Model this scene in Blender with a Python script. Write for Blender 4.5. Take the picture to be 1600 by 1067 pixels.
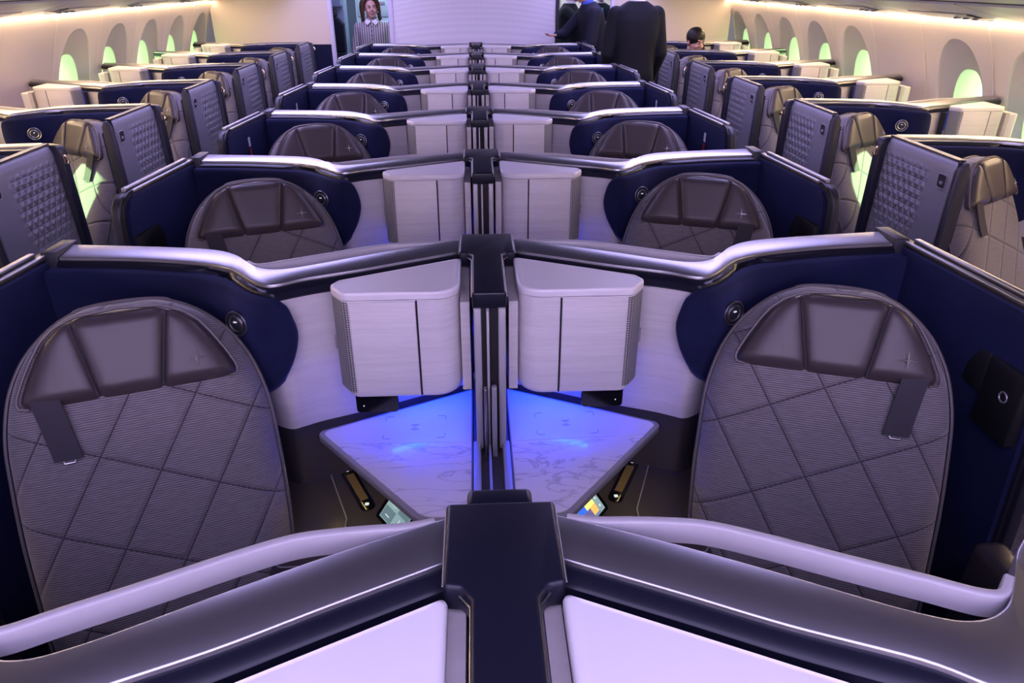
import bpy, bmesh, math, random
from mathutils import Vector, Matrix
random.seed(7)
for _o in list(bpy.data.objects): bpy.data.objects.remove(_o)
scn = bpy.context.scene
COL = scn.collection
PI = math.pi

# ------------------------------------------------------------------ camera
F_PX = 1110.0
TH = math.atan(568.5 / F_PX)
PS = math.atan(62 * math.cos(TH) / F_PX)
cam_d = bpy.data.cameras.new('camera'); cam = bpy.data.objects.new('camera', cam_d); COL.objects.link(cam)
cam_d.sensor_width = 36.0; cam_d.lens = 36.0 * F_PX / 1600.0
cam_d.clip_start = 0.05; cam_d.clip_end = 100
cam.location = (-0.0215, 0.0, 1.8047)
cam.rotation_euler = (PI / 2 - TH, 0, -PS)
scn.camera = cam

# ------------------------------------------------------------------ world, lights, exposure
scn.view_settings.view_transform = 'Standard'
scn.view_settings.look = 'None'
scn.view_settings.gamma = 1.0
scn.view_settings.use_curve_mapping = False
scn.view_settings.exposure = 0.22

w = bpy.data.worlds.new('world'); scn.world = w; w.use_nodes = True
bgn = w.node_tree.nodes['Background']
bgn.inputs[0].default_value = (0.80, 0.95, 0.85, 1); bgn.inputs[1].default_value = 8.0

def area(name, loc, rot, sx, sy, power, col, spread=PI):
    d = bpy.data.lights.new(name, 'AREA'); d.shape = 'RECTANGLE'; d.size = sx; d.size_y = sy
    d.energy = power; d.color = col; d.spread = spread
    o = bpy.data.objects.new(name, d); o.location = loc; o.rotation_euler = rot; COL.objects.link(o)
    return o
LAV = (0.53, 0.45, 1.0)
# ceiling mood lighting: two lavender coves above the aisles and two added fills over and behind the camera
area('ceiling_and_fill_light', (-1.42, 6.0, 2.27), (0, 0, 0), 0.55, 6.6, 90, LAV)
area('ceiling_and_fill_light', (1.42, 6.0, 2.27), (0, 0, 0), 0.55, 6.6, 90, LAV)
area('ceiling_and_fill_light', (0.0, -0.55, 2.28), (0, 0, 0), 3.0, 1.5, 58, (0.60, 0.51, 1.0))  # added fill above the camera to brighten the near rows
area('ceiling_and_fill_light', (0.0, -1.3, 2.15), (math.radians(-42), 0, 0), 2.8, 0.5, 105, (0.66, 0.58, 1.0))  # added frontal fill behind the camera, out of view
# warm cove lamps along the top of both side walls
for s_ in (-1, 1):
    area('cove_light', (s_ * 2.86, 4.7, 1.555), (0, s_ * math.radians(58), 0), 0.03, 7.8, 36, (1.0, 0.70, 0.42))
# daylight floods of the hangar, each falling through one window onto a window seat
for s_ in (-1, 1):
    wy = 3.21 if s_ < 0 else 3.27
    src = Vector((s_ * 9.0, wy - 2.41, 2.72)); tgt = Vector((s_ * 3.1, wy, 1.08))
    sd_ = bpy.data.lights.new('hangar_flood', 'SPOT'); sd_.energy = 17000; sd_.color = (.9, 1.0, .85); sd_.spot_size = math.radians(7); sd_.spot_blend = .1; sd_.shadow_soft_size = .03
    so = bpy.data.objects.new('hangar_flood', sd_); so.location = src; so.rotation_euler = (tgt - src).to_track_quat('-Z', 'Y').to_euler(); COL.objects.link(so)

# ------------------------------------------------------------------ materials
MATS = {}
def mat(name, col=(.5, .5, .5), rough=.5, metal=0.0, spec=.5, coat=0.0, sheen=0.0, emis=None, es=0.0):
    m = bpy.data.materials.new(name); m.use_nodes = True
    b = m.node_tree.nodes['Principled BSDF']
    b.inputs['Base Color'].default_value = (*col, 1); b.inputs['Roughness'].default_value = rough
    b.inputs['Metallic'].default_value = metal; b.inputs['Specular IOR Level'].default_value = spec
    b.inputs['Coat Weight'].default_value = coat; b.inputs['Sheen Weight'].default_value = sheen
    if emis:
        b.inputs['Emission Color'].default_value = (*emis, 1); b.inputs['Emission Strength'].default_value = es
    MATS[name] = m
    return m
class N:
    def __init__(s, m): s.m = m; s.nt = m.node_tree; s.b = s.nt.nodes['Principled BSDF']
    def n(s, t, **k):
        x = s.nt.nodes.new(t)
        for a, v in k.items(): setattr(x, a, v)
        return x
    def l(s, a, b): s.nt.links.new(a, b)
    def math(s, op, a, b=None, c=None):
        x = s.n('ShaderNodeMath', operation=op)
        for i, v in enumerate((a, b, c)):
            if v is None: continue
            if isinstance(v, (int, float)): x.inputs[i].default_value = v
            else: s.l(v, x.inputs[i])
        return x.outputs[0]
    def obj(s): return s.n('ShaderNodeTexCoord').outputs['Object']
    def sep(s, v):
        x = s.n('ShaderNodeSeparateXYZ'); s.l(v, x.inputs[0]); return x.outputs
    def mapping(s, v, scale=(1, 1, 1), rot=(0, 0, 0)):
        x = s.n('ShaderNodeMapping'); x.inputs['Scale'].default_value = scale; x.inputs['Rotation'].default_value = rot
        s.l(v, x.inputs[0]); return x.outputs[0]
    def noise(s, v, scale, detail=3, rough=.5):
        x = s.n('ShaderNodeTexNoise'); x.inputs['Scale'].default_value = scale; x.inputs['Detail'].default_value = detail
        x.inputs['Roughness'].default_value = rough; s.l(v, x.inputs['Vector']); return x.outputs[0]
    def ramp(s, f, stops):
        x = s.n('ShaderNodeValToRGB'); e = x.color_ramp.elements
        while len(e) < len(stops): e.new(.5)
        for el, (p, c) in zip(e, stops): el.position = p; el.color = (*c, 1) if len(c) == 3 else c
        s.l(f, x.inputs[0]); return x.outputs[0]
    def mix(s, f, a, b, mode='MIX'):
        x = s.n('ShaderNodeMix', data_type='RGBA', blend_type=mode)
        if isinstance(f, (int, float)): x.inputs[0].default_value = f
        else: s.l(f, x.inputs[0])
        for i, v in ((6, a), (7, b)):
            if isinstance(v, tuple): x.inputs[i].default_value = (*v, 1)
            else: s.l(v, x.inputs[i])
        return x.outputs[2]
    def bump(s, h, strength=.3, dist=.002, prev=None):
        x = s.n('ShaderNodeBump'); x.inputs['Strength'].default_value = strength; x.inputs['Distance'].default_value = dist
        s.l(h, x.inputs['Height'])
        if prev is not None: s.l(prev, x.inputs['Normal'])
        s.l(x.outputs[0], s.b.inputs['Normal']); return x.outputs[0]
    def color(s, c): s.l(c, s.b.inputs['Base Color'])

# satin metal trim with faint brushing
m = mat('satin_metal', (.42, .42, .44), .33, .95); k = N(m)
k.bump(k.noise(k.obj(), 500, 2), .03, .0005)
mat('navy_gloss', (.007, .008, .018), .34, 0, .4)
mat('post_silver', (.40, .39, .41), .42, .25)
mat('dark_trim', (.018, .018, .028), .45)
mat('black_gap', (.004, .004, .006), .7)
mat('dark_plastic', (.045, .040, .050), .36)
mat('rail_plastic', (.38, .365, .39), .38)
m = mat('navy_suede', (.012, .018, .085), .85, 0, .2, sheen=.25); k = N(m)
m.node_tree.nodes['Principled BSDF'].inputs['Sheen Tint'].default_value = (.25, .3, .9, 1)
nz = k.noise(k.obj(), 5, 4, .6)
k.color(k.ramp(nz, [(.3, (.004, .006, .028)), (.7, (.008, .011, .048))]))
k.bump(k.noise(k.obj(), 900, 2), .15, .0006)
# headrest leather
m = mat('leather', (.055, .045, .048), .42, 0, .5); k = N(m)
v = k.n('ShaderNodeTexVoronoi'); v.inputs['Scale'].default_value = 420; k.l(k.obj(), v.inputs['Vector'])
k.bump(v.outputs[0], .18, .0008)
m = mat('leather_edge', (.10, .085, .085), .5); 
# brushed pale laminate
def brushed(name, c0, c1, rough=.42):
    m = mat(name, c0, rough, 0.0, .5); k = N(m)
    n1 = k.noise(k.mapping(k.obj(), (5, 5, 260)), 3.0, 4, .65)
    n2 = k.noise(k.mapping(k.obj(), (.6, .6, 30)), 3.0, 2)
    k.color(k.ramp(k.math('ADD', k.math('MULTIPLY', n1, .7), k.math('MULTIPLY', n2, .3)), [(.36, c0), (.62, c1)]))
    k.bump(n1, .12, .0008)
    return m
brushed('pale_laminate', (.57, .54, .54), (.69, .66, .66))
brushed('pale_panel', (.50, .47, .465), (.60, .565, .56))
mat('pale_lid', (.72, .69, .70), .35)
mat('frame_grey', (.34, .33, .36), .35, .3)
# speaker mesh
m = mat('speaker_mesh', (.42, .41, .40), .5, .2); k = N(m)
o = k.sep(k.obj())
ang = k.math('ARCTAN2', o[0], o[1])
zz = k.math('MULTIPLY', o[2], 520)
xx = k.math('MULTIPLY', k.math('ARCTAN2', k.math('ADD', o[1], .335), k.math('SUBTRACT', k.math('ABSOLUTE', o[0]), .325)), 15)
h = k.math('MULTIPLY', k.math('SINE', k.math('ADD', xx, zz)), k.math('SINE', k.math('SUBTRACT', xx, zz)))
k.color(k.ramp(h, [(.0, (.12, .12, .12)), (.35, (.50, .49, .48))])); k.bump(h, .5, .001)
# quilted woven seat fabric, the quilting mirrored between left- and right-hand chairs
def fabric(name, sg):
    m = mat(name, (.16, .145, .15), .8, 0, .3, sheen=.25); k = N(m)
    ob = k.obj(); o = k.sep(ob)
    def lines(a, sp, off, wd):
        c, s_ = math.cos(a), math.sin(a)
        q = k.math('ADD', k.math('MULTIPLY', o[0], c / sp), k.math('MULTIPLY', o[2], s_ / sp))
        q = k.math('ADD', q, off)
        fr = k.math('ABSOLUTE', k.math('SUBTRACT', k.math('FRACT', q), .5))
        return k.math('MULTIPLY', fr, sp)
    d1 = lines(math.radians(-32 * sg), .122, .15, .004)
    d2 = lines(math.radians(64 * sg), .180, .35, .004)
    dm = k.math('MINIMUM', d1, d2)
    groove = k.n('ShaderNodeMapRange'); groove.interpolation_type = 'SMOOTHSTEP'
    groove.inputs['From Min'].default_value = 0.0; groove.inputs['From Max'].default_value = .010
    k.l(dm, groove.inputs['Value'])
    thread = k.n('ShaderNodeMapRange'); thread.inputs['From Min'].default_value = .0008; thread.inputs['From Max'].default_value = .0022
    k.l(dm, thread.inputs['Value'])
    wob = k.math('MULTIPLY', k.noise(ob, 40, 2), 3.0)
    wx = k.math('SINE', k.math('ADD', k.math('MULTIPLY', o[0], 1150), wob))
    wz = k.math('SINE', k.math('ADD', k.math('MULTIPLY', o[2], 1250), k.math('MULTIPLY', wx, 1.2)))
    weave = k.math('MULTIPLY', k.math('ADD', k.math('MULTIPLY', wx, wz), 1.0), .5)
    streak = k.noise(k.mapping(ob, (14, 1, 190)), 3.0, 3, .7)
    wv = k.math('ADD', k.math('MULTIPLY', weave, .62), k.math('MULTIPLY', streak, .45))
    fc = k.ramp(wv, [(.20, (.055, .049, .057)), (.50, (.125, .115, .125)), (.85, (.34, .32, .33))])
    k.color(k.mix(thread.outputs[0], (.045, .04, .05), fc))
    b0 = k.bump(wv, .35, .0012)
    k.bump(groove.outputs[0], .9, .005, b0)

fabric('seat_fabric_left', 1); fabric('seat_fabric_right', -1)
# textured aisle panel
def pyramid_mat(name, c):
    m = mat(name, c, .40, .15, .5); k = N(m); o = k.sep(k.obj())
    def tri(v, f): return k.math('ABSOLUTE', k.math('SUBTRACT', k.math('FRACT', k.math('MULTIPLY', v, f)), .5))
    p = 1 / .040
    a = tri(o[2], p * 1.0); b_ = tri(k.math('ADD', o[1], k.math('MULTIPLY', o[2], .577)), p * .9)
    c_ = tri(k.math('SUBTRACT', o[1], k.math('MULTIPLY', o[2], .577)), p * .9)
    h = k.math('MINIMUM', k.math('MINIMUM', a, b_), c_)
    def mr(v, a0, a1, b0, b1):
        x = k.n('ShaderNodeMapRange'); x.interpolation_type = 'SMOOTHSTEP'
        x.inputs['From Min'].default_value = a0; x.inputs['From Max'].default_value = a1
        x.inputs['To Min'].default_value = b0; x.inputs['To Max'].default_value = b1
        k.l(v, x.inputs['Value']); return x.outputs[0]
    msk = k.math('MULTIPLY', mr(o[1], -.42, -.34, 0, 1), mr(o[1], -.06, -.02, 1, 0))
    msk = k.math('MULTIPLY', msk, k.math('MULTIPLY', mr(o[2], .68, .95, 0, 1), mr(o[2], 1.10, 1.13, 1, 0)))
    k.bump(k.math('MULTIPLY', h, msk), 1.0, .016)
pyramid_mat('textured_panel', (.17, .165, .185))
mat('panel_grey', (.17, .165, .185), .36, .15)
# marble table
m = mat('marble', (.75, .72, .73), .18, 0, .5, coat=.3); k = N(m)
ob = k.obj()
n0 = k.n('ShaderNodeTexNoise'); n0.inputs['Scale'].default_value = 5; n0.inputs['Detail'].default_value = 7; n0.inputs['Distortion'].default_value = 1.3
k.l(k.mapping(ob, (1, 3.2, 1), (0, 0, .25)), n0.inputs['Vector'])
vn = k.math('ABSOLUTE', k.math('SUBTRACT', n0.outputs[0], .5))
n1 = k.noise(ob, 9, 3)
vein = k.ramp(vn, [(.0, (.36, .33, .34)), (.012, (.55, .52, .53)), (.035, (.72, .69, .70))])
k.color(k.mix(k.math('ADD', k.math('MULTIPLY', n1, .5), .10), vein, (.73, .70, .71)))
mat('table_plate', (.70, .68, .72), .28)
mat('plate_marks', (.30, .29, .36), .4)
mat('chrome', (.62, .61, .60), .28, 1.0)
mat('silver_thread', (.62, .58, .58), .3, .7)
mat('gold_metal', (.85, .66, .40), .22, 1.0)
mat('webbing', (.028, .025, .034), .75)
mat('blue_led', (.1, .2, 1), .4, emis=(.0, .03, 1.0), es=115)
mat('white_led', (1, 1, 1), .4, emis=(1, .96, .9), es=.3)
mat('amber_lamp', (1, .8, .3), .4, emis=(1, .72, .22), es=22)
mat('warm_strip', (1, .8, .5), .4, emis=(1.0, .68, .38), es=13)
mat('sticker_white', (.75, .73, .75), .5)
mat('sticker_red', (.35, .02, .03), .5)
mat('screen_glass', (.004, .004, .006), .12)
def scr(name, c, e=1.0): mat(name, c, .3, emis=c, es=e)
scr('screen_teal', (.16, .25, .26), 1.1); scr('screen_dark_teal', (.08, .13, .15), 1.1); scr('screen_icon', (.55, .62, .62), .8)
scr('screen_yellow', (.62, .70, .16), 1.1); scr('screen_orange', (.80, .38, .10), 1.1); scr('screen_blue', (.03, .12, .75), 1.1)
scr('screen_steel', (.10, .17, .24), 1.1); scr('screen_violet', (.10, .09, .22), 1.1)
# cabin shell
m = mat('sidewall_lining', (.78, .70, .62), .55); k = N(m)
k.color(k.ramp(k.noise(k.obj(), 1.5, 2), [(.3, (.82, .75, .69)), (.7, (.86, .79, .73))]))
k.bump(k.noise(k.obj(), 350, 2), .05, .0006)
mat('window_reveal', (.62, .57, .54), .55)
mat('seam_light', (.95, .88, .80), .4)
mat('bulkhead_cream', (.66, .58, .54), .6)
m = mat('bulkhead_lavender', (.60, .58, .70), .5); k = N(m)
o = k.sep(k.obj())
def rings(cx, cz, f):
    dx = k.math('SUBTRACT', o[0], cx); dz = k.math('SUBTRACT', o[2], cz)
    r = k.math('SQRT', k.math('ADD', k.math('MULTIPLY', dx, dx), k.math('MULTIPLY', dz, dz)))
    return k.math('SINE', k.math('MULTIPLY', r, f))
rr = k.math('MULTIPLY', rings(-1.9, .6, 130), rings(1.9, .6, 130))
k.color(k.ramp(rr, [(.05, (.70, .68, .80)), (.35, (.78, .76, .88))]))
mat('bulkhead_edge', (.62, .58, .78), .5)
mat('bin_grey', (.55, .52, .53), .35)
mat('ceiling_darkened', (.10, .10, .12), .6)  # unseen ceiling, darkened so the rim cappings reflect dark
m = mat('carpet', (.03, .03, .05), .95); k = N(m)
k.color(k.ramp(k.noise(k.obj(), 60, 4), [(.3, (.018, .018, .035)), (.7, (.05, .048, .075))]))
mat('galley_blue', (.22, .30, .42), .45)
mat('galley_pale', (.45, .58, .68), .45)
mat('outside_white', (.80, .88, .70), .8)
mat('outside_beam', (.50, .60, .50), .8)
# window pane
m = bpy.data.materials.new('window_glass'); m.use_nodes = True; nt = m.node_tree; MATS['window_glass'] = m
nt.nodes.remove(nt.nodes['Principled BSDF'])
tr = nt.nodes.new('ShaderNodeBsdfTransparent'); tr.inputs[0].default_value = (.60, .93, .46, 1)
gl = nt.nodes.new('ShaderNodeBsdfGlossy'); gl.inputs['Roughness'].default_value = .05
mx = nt.nodes.new('ShaderNodeMixShader'); mx.inputs[0].default_value = .05
nt.links.new(tr.outputs[0], mx.inputs[1]); nt.links.new(gl.outputs[0], mx.inputs[2])
nt.links.new(mx.outputs[0], nt.nodes['Material Output'].inputs[0])
# people
def cloth(name, c, r=.8): mat(name, c, r, 0, .3)
cloth('skin', (.50, .27, .22), .5); cloth('skin_pale', (.62, .36, .30), .5)
cloth('hair_auburn', (.07, .028, .015), .5); cloth('hair_grey', (.16, .13, .11), .6); cloth('hair_dark', (.012, .008, .008), .5)
cloth('suit_navy', (.006, .008, .022)); cloth('suit_black', (.004, .005, .010)); cloth('shirt_white', (.70, .70, .75)); cloth('shirt_blue', (.05, .09, .45))
cloth('tie_cyan', (.15, .45, .55)); cloth('lip', (.42, .07, .09), .4); cloth('eye_dark', (.03, .02, .02), .3)
m = mat('tweed', (.3, .28, .28), .85); k = N(m); o = k.sep(k.obj())
sx_ = k.math('SINE', k.math('MULTIPLY', o[0], 230)); sz_ = k.math('SINE', k.math('MULTIPLY', o[2], 300))
k.color(k.ramp(k.math('ADD', k.math('MULTIPLY', sx_, .38), k.math('ADD', k.math('MULTIPLY', sz_, .12), .5)), [(.25, (.10, .09, .13)), (.7, (.50, .46, .44))]))

# ------------------------------------------------------------------ mesh helpers
def mesh(name, V, Fc, mt, parent=None, smooth=True, ang=40, mods=(), loc=None, rot=None):
    me = bpy.data.meshes.new(name)
    me.from_pydata([tuple(v) for v in V], [], Fc)
    bm = bmesh.new(); bm.from_mesh(me)
    bmesh.ops.recalc_face_normals(bm, faces=bm.faces)
    if smooth:
        for f in bm.faces: f.smooth = True
        for e in bm.edges:
            if len(e.link_faces) == 2 and e.calc_face_angle(0) > math.radians(ang): e.smooth = False
    bm.to_mesh(me); bm.free()
    ms = mt if isinstance(mt, (list, tuple)) else [mt]
    for x in ms: me.materials.append(MATS[x])
    o = bpy.data.objects.new(name, me); COL.objects.link(o)
    if parent: o.parent = parent
    if loc: o.location = loc
    if rot: o.rotation_euler = rot
    for md in mods:
        if md[0] == 'bevel':
            b = o.modifiers.new('bevel', 'BEVEL'); b.width = md[1]; b.segments = md[2]; b.limit_method = 'ANGLE'; b.angle_limit = math.radians(md[3] if len(md) > 3 else 35)
            b.harden_normals = False
            for p in me.polygons: p.use_smooth = True
            me.update()
            for e in me.edges: e.use_edge_sharp = False
        if md[0] == 'remesh':
            b = o.modifiers.new('remesh', 'REMESH'); b.mode = 'VOXEL'; b.voxel_size = md[1]; b.use_smooth_shade = True
        if md[0] == 'smooth':
            b = o.modifiers.new('smooth', 'SMOOTH'); b.factor = .5; b.iterations = md[1]
        if md[0] == 'solid':
            b = o.modifiers.new('solid', 'SOLIDIFY'); b.thickness = md[1]; b.offset = md[2]
    return o
class MB:
    def __init__(s): s.V = []; s.F = []
    def add(s, V, Fc):
        n = len(s.V); s.V += [tuple(v) for v in V]; s.F += [tuple(i + n for i in f) for f in Fc]; return s
    def box(s, x0, x1, y0, y1, z0, z1):
        V = [(x, y, z) for z in (z0, z1) for y in (y0, y1) for x in (x0, x1)]
        return s.add(V, [(0, 1, 3, 2), (4, 6, 7, 5), (0, 4, 5, 1), (2, 3, 7, 6), (0, 2, 6, 4), (1, 5, 7, 3)])
    def prism(s, P, z0, z1):
        n = len(P); V = [(p[0], p[1], z0) for p in P] + [(p[0], p[1], z1) for p in P]
        return s.add(V, [tuple(range(n))[::-1], tuple(range(n, 2 * n))] + [(i, (i + 1) % n, n + (i + 1) % n, n + i) for i in range(n)])
    def prism_yz(s, P, x0, x1):   # P in (y,z)
        n = len(P); V = [(x0, p[0], p[1]) for p in P] + [(x1, p[0], p[1]) for p in P]
        return s.add(V, [tuple(range(n))[::-1], tuple(range(n, 2 * n))] + [(i, (i + 1) % n, n + (i + 1) % n, n + i) for i in range(n)])
    def prism_xz(s, P, y0, y1):
        n = len(P); V = [(p[0], y0, p[1]) for p in P] + [(p[0], y1, p[1]) for p in P]
        return s.add(V, [tuple(range(n))[::-1], tuple(range(n, 2 * n))] + [(i, (i + 1) % n, n + (i + 1) % n, n + i) for i in range(n)])
    def loft(s, rings_, close=False, cap=True):
        n = len(rings_[0]); V = [p for r in rings_ for p in r]; Fc = []
        for i in range(len(rings_) - 1):
            for j in range(n if close else n - 1):
                Fc.append((i * n + j, i * n + (j + 1) % n, (i + 1) * n + (j + 1) % n, (i + 1) * n + j))
        if cap and close:
            Fc.append(tuple(range(n))[::-1]); Fc.append(tuple(range((len(rings_) - 1) * n, len(rings_) * n)))
        return s.add(V, Fc)
    def tube(s, pts, r, n=8, taper=None):
        R = []
        for i, p in enumerate(pts):
            a = Vector(pts[max(0, i - 1)]); b = Vector(pts[min(len(pts) - 1, i + 1)]); t = (b - a).normalized()
            u = t.orthogonal().normalized() if i == 0 else (s_u - t * s_u.dot(t)).normalized()
            s_u = u; vv = t.cross(u); rr = taper[i] if taper else r
            R.append([Vector(p) + (u * math.cos(2 * PI * q / n) + vv * math.sin(2 * PI * q / n)) * rr for q in range(n)])
        return s.loft(R, True)
    def ell(s, c, r, nu=14, nv=10, M=None):
        V = []; Fc = []
        for i in range(nv + 1):
            t = PI * i / nv
            for j in range(nu):
                p = 2 * PI * j / nu
                q = Vector((r[0] * math.sin(t) * math.cos(p), r[1] * math.sin(t) * math.sin(p), r[2] * math.cos(t)))
                if M: q = M @ q
                V.append(Vector(c) + q)
        for i in range(nv):
            for j in range(nu):
                Fc.append((i * nu + j, i * nu + (j + 1) % nu, (i + 1) * nu + (j + 1) % nu, (i + 1) * nu + j))
        return s.add(V, Fc)
    def ring(s, c, R, r, ax=(0, 0, 1), n=32, m_=8, sy=1.0):
        ax = Vector(ax).normalized(); u = ax.orthogonal().normalized(); v = ax.cross(u); rows = []
        for i in range(n):
            a = 2 * PI * i / n; d = u * math.cos(a) + v * math.sin(a)
            rows.append([Vector(c) + d * (R + r * math.cos(2 * PI * j / m_)) + ax * r * sy * math.sin(2 * PI * j / m_) for j in range(m_)])
        V = [p for q in rows for p in q]
        return s.add(V, [(i * m_ + j, i * m_ + (j + 1) % m_, ((i + 1) % n) * m_ + (j + 1) % m_, ((i + 1) % n) * m_ + j) for i in range(n) for j in range(m_)])
    def disc(s, c, R, ax, h, n=28):
        ax = Vector(ax).normalized(); u = ax.orthogonal().normalized(); v = ax.cross(u)
        r0 = [Vector(c) + (u * math.cos(2 * PI * i / n) + v * math.sin(2 * PI * i / n)) * R for i in range(n)]
        return s.loft([r0, [p + ax * h for p in r0]], True)
    def sx(s, sgn):
        if sgn < 0: s.V = [(-v[0], v[1], v[2]) for v in s.V]; s.F = [f[::-1] for f in s.F]
        return s
    def build(s, name, mt, parent=None, **k): return mesh(name, s.V, s.F, mt, parent, **k)

def catmull(P, n):
    P = [Vector(p) for p in P]; P = [2 * P[0] - P[1]] + P + [2 * P[-1] - P[-2]]; o = []
    for i in range(1, len(P) - 2):
        a, b, c, d = P[i - 1:i + 3]
        for q in range(n):
            t = q / n
            o.append(.5 * ((2 * b) + (c - a) * t + (2 * a - 5 * b + 4 * c - d) * t * t + (3 * b - a - 3 * c + d) * t ** 3))
    o.append(P[-2]); return o
def round_poly(P, R, n=6):   # fillet each corner; R scalar or list
    out = []; L = len(P)
    for i in range(L):
        p = Vector(P[i]); a = Vector(P[i - 1]); b = Vector(P[(i + 1) % L]); r = R[i] if isinstance(R, (list, tuple)) else R
        if r <= 0: out.append(tuple(p)); continue
        da = (a - p).normalized(); db = (b - p).normalized(); ang = da.angle(db)
        t = min(r / math.tan(ang / 2), (a - p).length * .49, (b - p).length * .49); r = t * math.tan(ang / 2)
        c = p + (da + db).normalized() * (r / math.sin(ang / 2))
        s0 = p + da * t - c; s1 = p + db * t - c
        tot = math.atan2(s0.x * s1.y - s0.y * s1.x, s0.dot(s1))
        for q in range(n + 1):
            th = tot * q / n; out.append((c.x + s0.x * math.cos(th) - s0.y * math.sin(th), c.y + s0.x * math.sin(th) + s0.y * math.cos(th)))
    return out
def empty(name, loc, rz=0, label=None, cat=None, group=None, parent=None):
    o = bpy.data.objects.new(name, None); COL.objects.link(o); o.location = loc; o.rotation_euler = (0, 0, rz); o.empty_display_size = .1
    if parent: o.parent = parent
    tag(o, label, cat, group); return o
def tag(o, label=None, cat=None, group=None, kind=None):
    if label: o['label'] = label
    if cat: o['category'] = cat
    if group: o['group'] = group
    if kind: o['kind'] = kind
    return o
def kids(o): return [c for c in KIDS.get(o.name, [])]
KIDS = {}
def index_kids():
    KIDS.clear()
    for o in bpy.data.objects:
        if o.parent: KIDS.setdefault(o.parent.name, []).append(o)
def copy_tree(o, parent=None):
    c = o.copy(); COL.objects.link(c); c.parent = parent
    for ch in kids(o): copy_tree(ch, c)
    return c

# ------------------------------------------------------------------ cabin shell (structure)
def struct(name, mb, mt, **k):
    o = mb.build(name, mt, **k); o['kind'] = 'structure'; return o
Y0, Y1 = -1.6, 12.5
YB = 8.95
struct('floor', MB().box(-3.2, 3.2, Y0, Y1, -.05, 0), 'carpet', smooth=False)
struct('ceiling', MB().prism_xz([(-2.3, 2.30), (-1.6, 2.36), (1.6, 2.36), (2.3, 2.30), (2.3, 2.42), (-2.3, 2.42)], Y0, Y1), 'ceiling_darkened', smooth=False)
struct('wall_back', MB().box(-3.2, 3.2, Y0 - .05, Y0, 0, 2.4), 'bulkhead_cream', smooth=False)
WP = [(3.02, 0), (3.07, .25), (3.12, .60), (3.13, .90), (3.10, 1.12), (3.05, 1.28), (2.995, 1.43), (2.935, 1.56)]   # (x, z)
def wallx(z):
    for (a, b), (c, d) in zip(WP, WP[1:]):
        if z <= d: return a + (c - a) * (z - b) / (d - b)
    return WP[-1][0]
ZLO = .62
def superell(cy, cz, hy, hz, n, p=2.35):
    R = []
    for i in range(n):
        a = 2 * PI * i / n; c, s_ = math.cos(a), math.sin(a)
        R.append((cy + hy * math.copysign(abs(c) ** (2 / p), c), cz + hz * math.copysign(abs(s_) ** (2 / p), s_)))
    return R
def rect_ring(y0, y1, z0, z1, n, cy, cz):
    R = []
    for i in range(n):
        a = 2 * PI * i / n; c, s_ = math.cos(a), math.sin(a)
        t = min(((y1 - cy) if c > 0 else (cy - y0)) / max(abs(c), 1e-6), ((z1 - cz) if s_ > 0 else (cz - z0)) / max(abs(s_), 1e-6))
        R.append((cy + c * t, cz + s_ * t))
    return R
def wall_side(side, name, centers):
    s = -1 if side == 'left' else 1
    mb = MB(); rv = MB(); n = 96; ys = sorted(centers)
    ranges = []; y = Y0
    for c in ys:
        if c - .345 > y + .01: ranges.append((y, c - .345, None))
        ranges.append((c - .345, c + .345, c)); y = c + .345
    ranges.append((y, Y1, None))
    panes = []
    for a, b, c in ranges:
        zs = [q[1] for q in WP]
        top = [z for z in zs if z > ZLO]
        if c is None:
            prof = [(wallx(ZLO), ZLO)] + [(wallx(z), z) for z in top]
            mb.loft([[(s * x, yy, z) for x, z in prof] for yy in (a, b)])
        else:
            cz = 1.085; O = rect_ring(a, b, ZLO, 1.56, n, c, cz); I = superell(c, cz, .245, .38, n, 2.25)
            rings_ = []
            for t in (0, .2, .4, .6, .8, 1):
                rings_.append([(s * wallx(p[1] * (1 - t) + q[1] * t), p[0] * (1 - t) + q[0] * t, p[1] * (1 - t) + q[1] * t) for p, q in zip(O, I)])
            # keep the four corners exact
            mb.loft([r + [r[0]] for r in rings_])
            G = superell(c, 1.05, .150, .235, n, 2.5); G2 = superell(c, 1.05, .135, .22, n, 2.5)
            r0 = rings_[-1]; r1 = [(s * (wallx(q[1]) + .012 + .0), c + (q[0] - c) * .985, q[1] * 1) for q in I]
            def xg(z, d): return wallx(1.05) - .02 + d - (z - 1.05) * .16
            r2 = [(s * xg(q[1], .075), q[0], q[1]) for q in G]
            r3 = [(s * xg(q[1], .235), q[0], q[1]) for q in G2]
            rv.loft([x + [x[0]] for x in (r0, r1, r2, r3)])
            panes.append([(s * xg(q[1], .205), q[0], q[1]) for q in superell(c, 1.05, .14, .225, 48, 2.5)])
    prof = [(3.02, 0), (3.07, .25), (3.12, .60), (wallx(ZLO), ZLO)]
    mb.loft([[(s * x, yy, z) for x, z in prof] for yy in (Y0, Y1)])
    w_ = struct(name, mb, 'sidewall_lining', ang=25)
    r_ = rv.build('window_reveal', 'window_reveal', w_, ang=28)
    sm = MB()
    for y in SEAMS:
        sm.loft([[(s * (wallx(z) - .007), yy, z) for z in (.62, .8, .9, 1.0, 1.12, 1.28, 1.43, 1.55)] for yy in (y - .006, y + .006)])
    sm.build('panel_seam', 'seam_light', w_)
    return panes
WR = [3.27, 3.96, 4.65, 6.03, 6.72, 7.41, 8.10, 8.79]
WL = [3.21, 5.97, 6.66, 7.35, 8.04, 8.73]
SEAMS = [3.61, 4.31, 5.02, 5.68, 6.37, 7.06, 7.75, 8.44]
pr = wall_side('right', 'wall_right', WR)
SEAMS = [2.86, 3.60, 4.28, 4.95, 5.63, 6.31, 7.00, 7.69, 8.40]
pl = wall_side('left', 'wall_left', WL)
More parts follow.
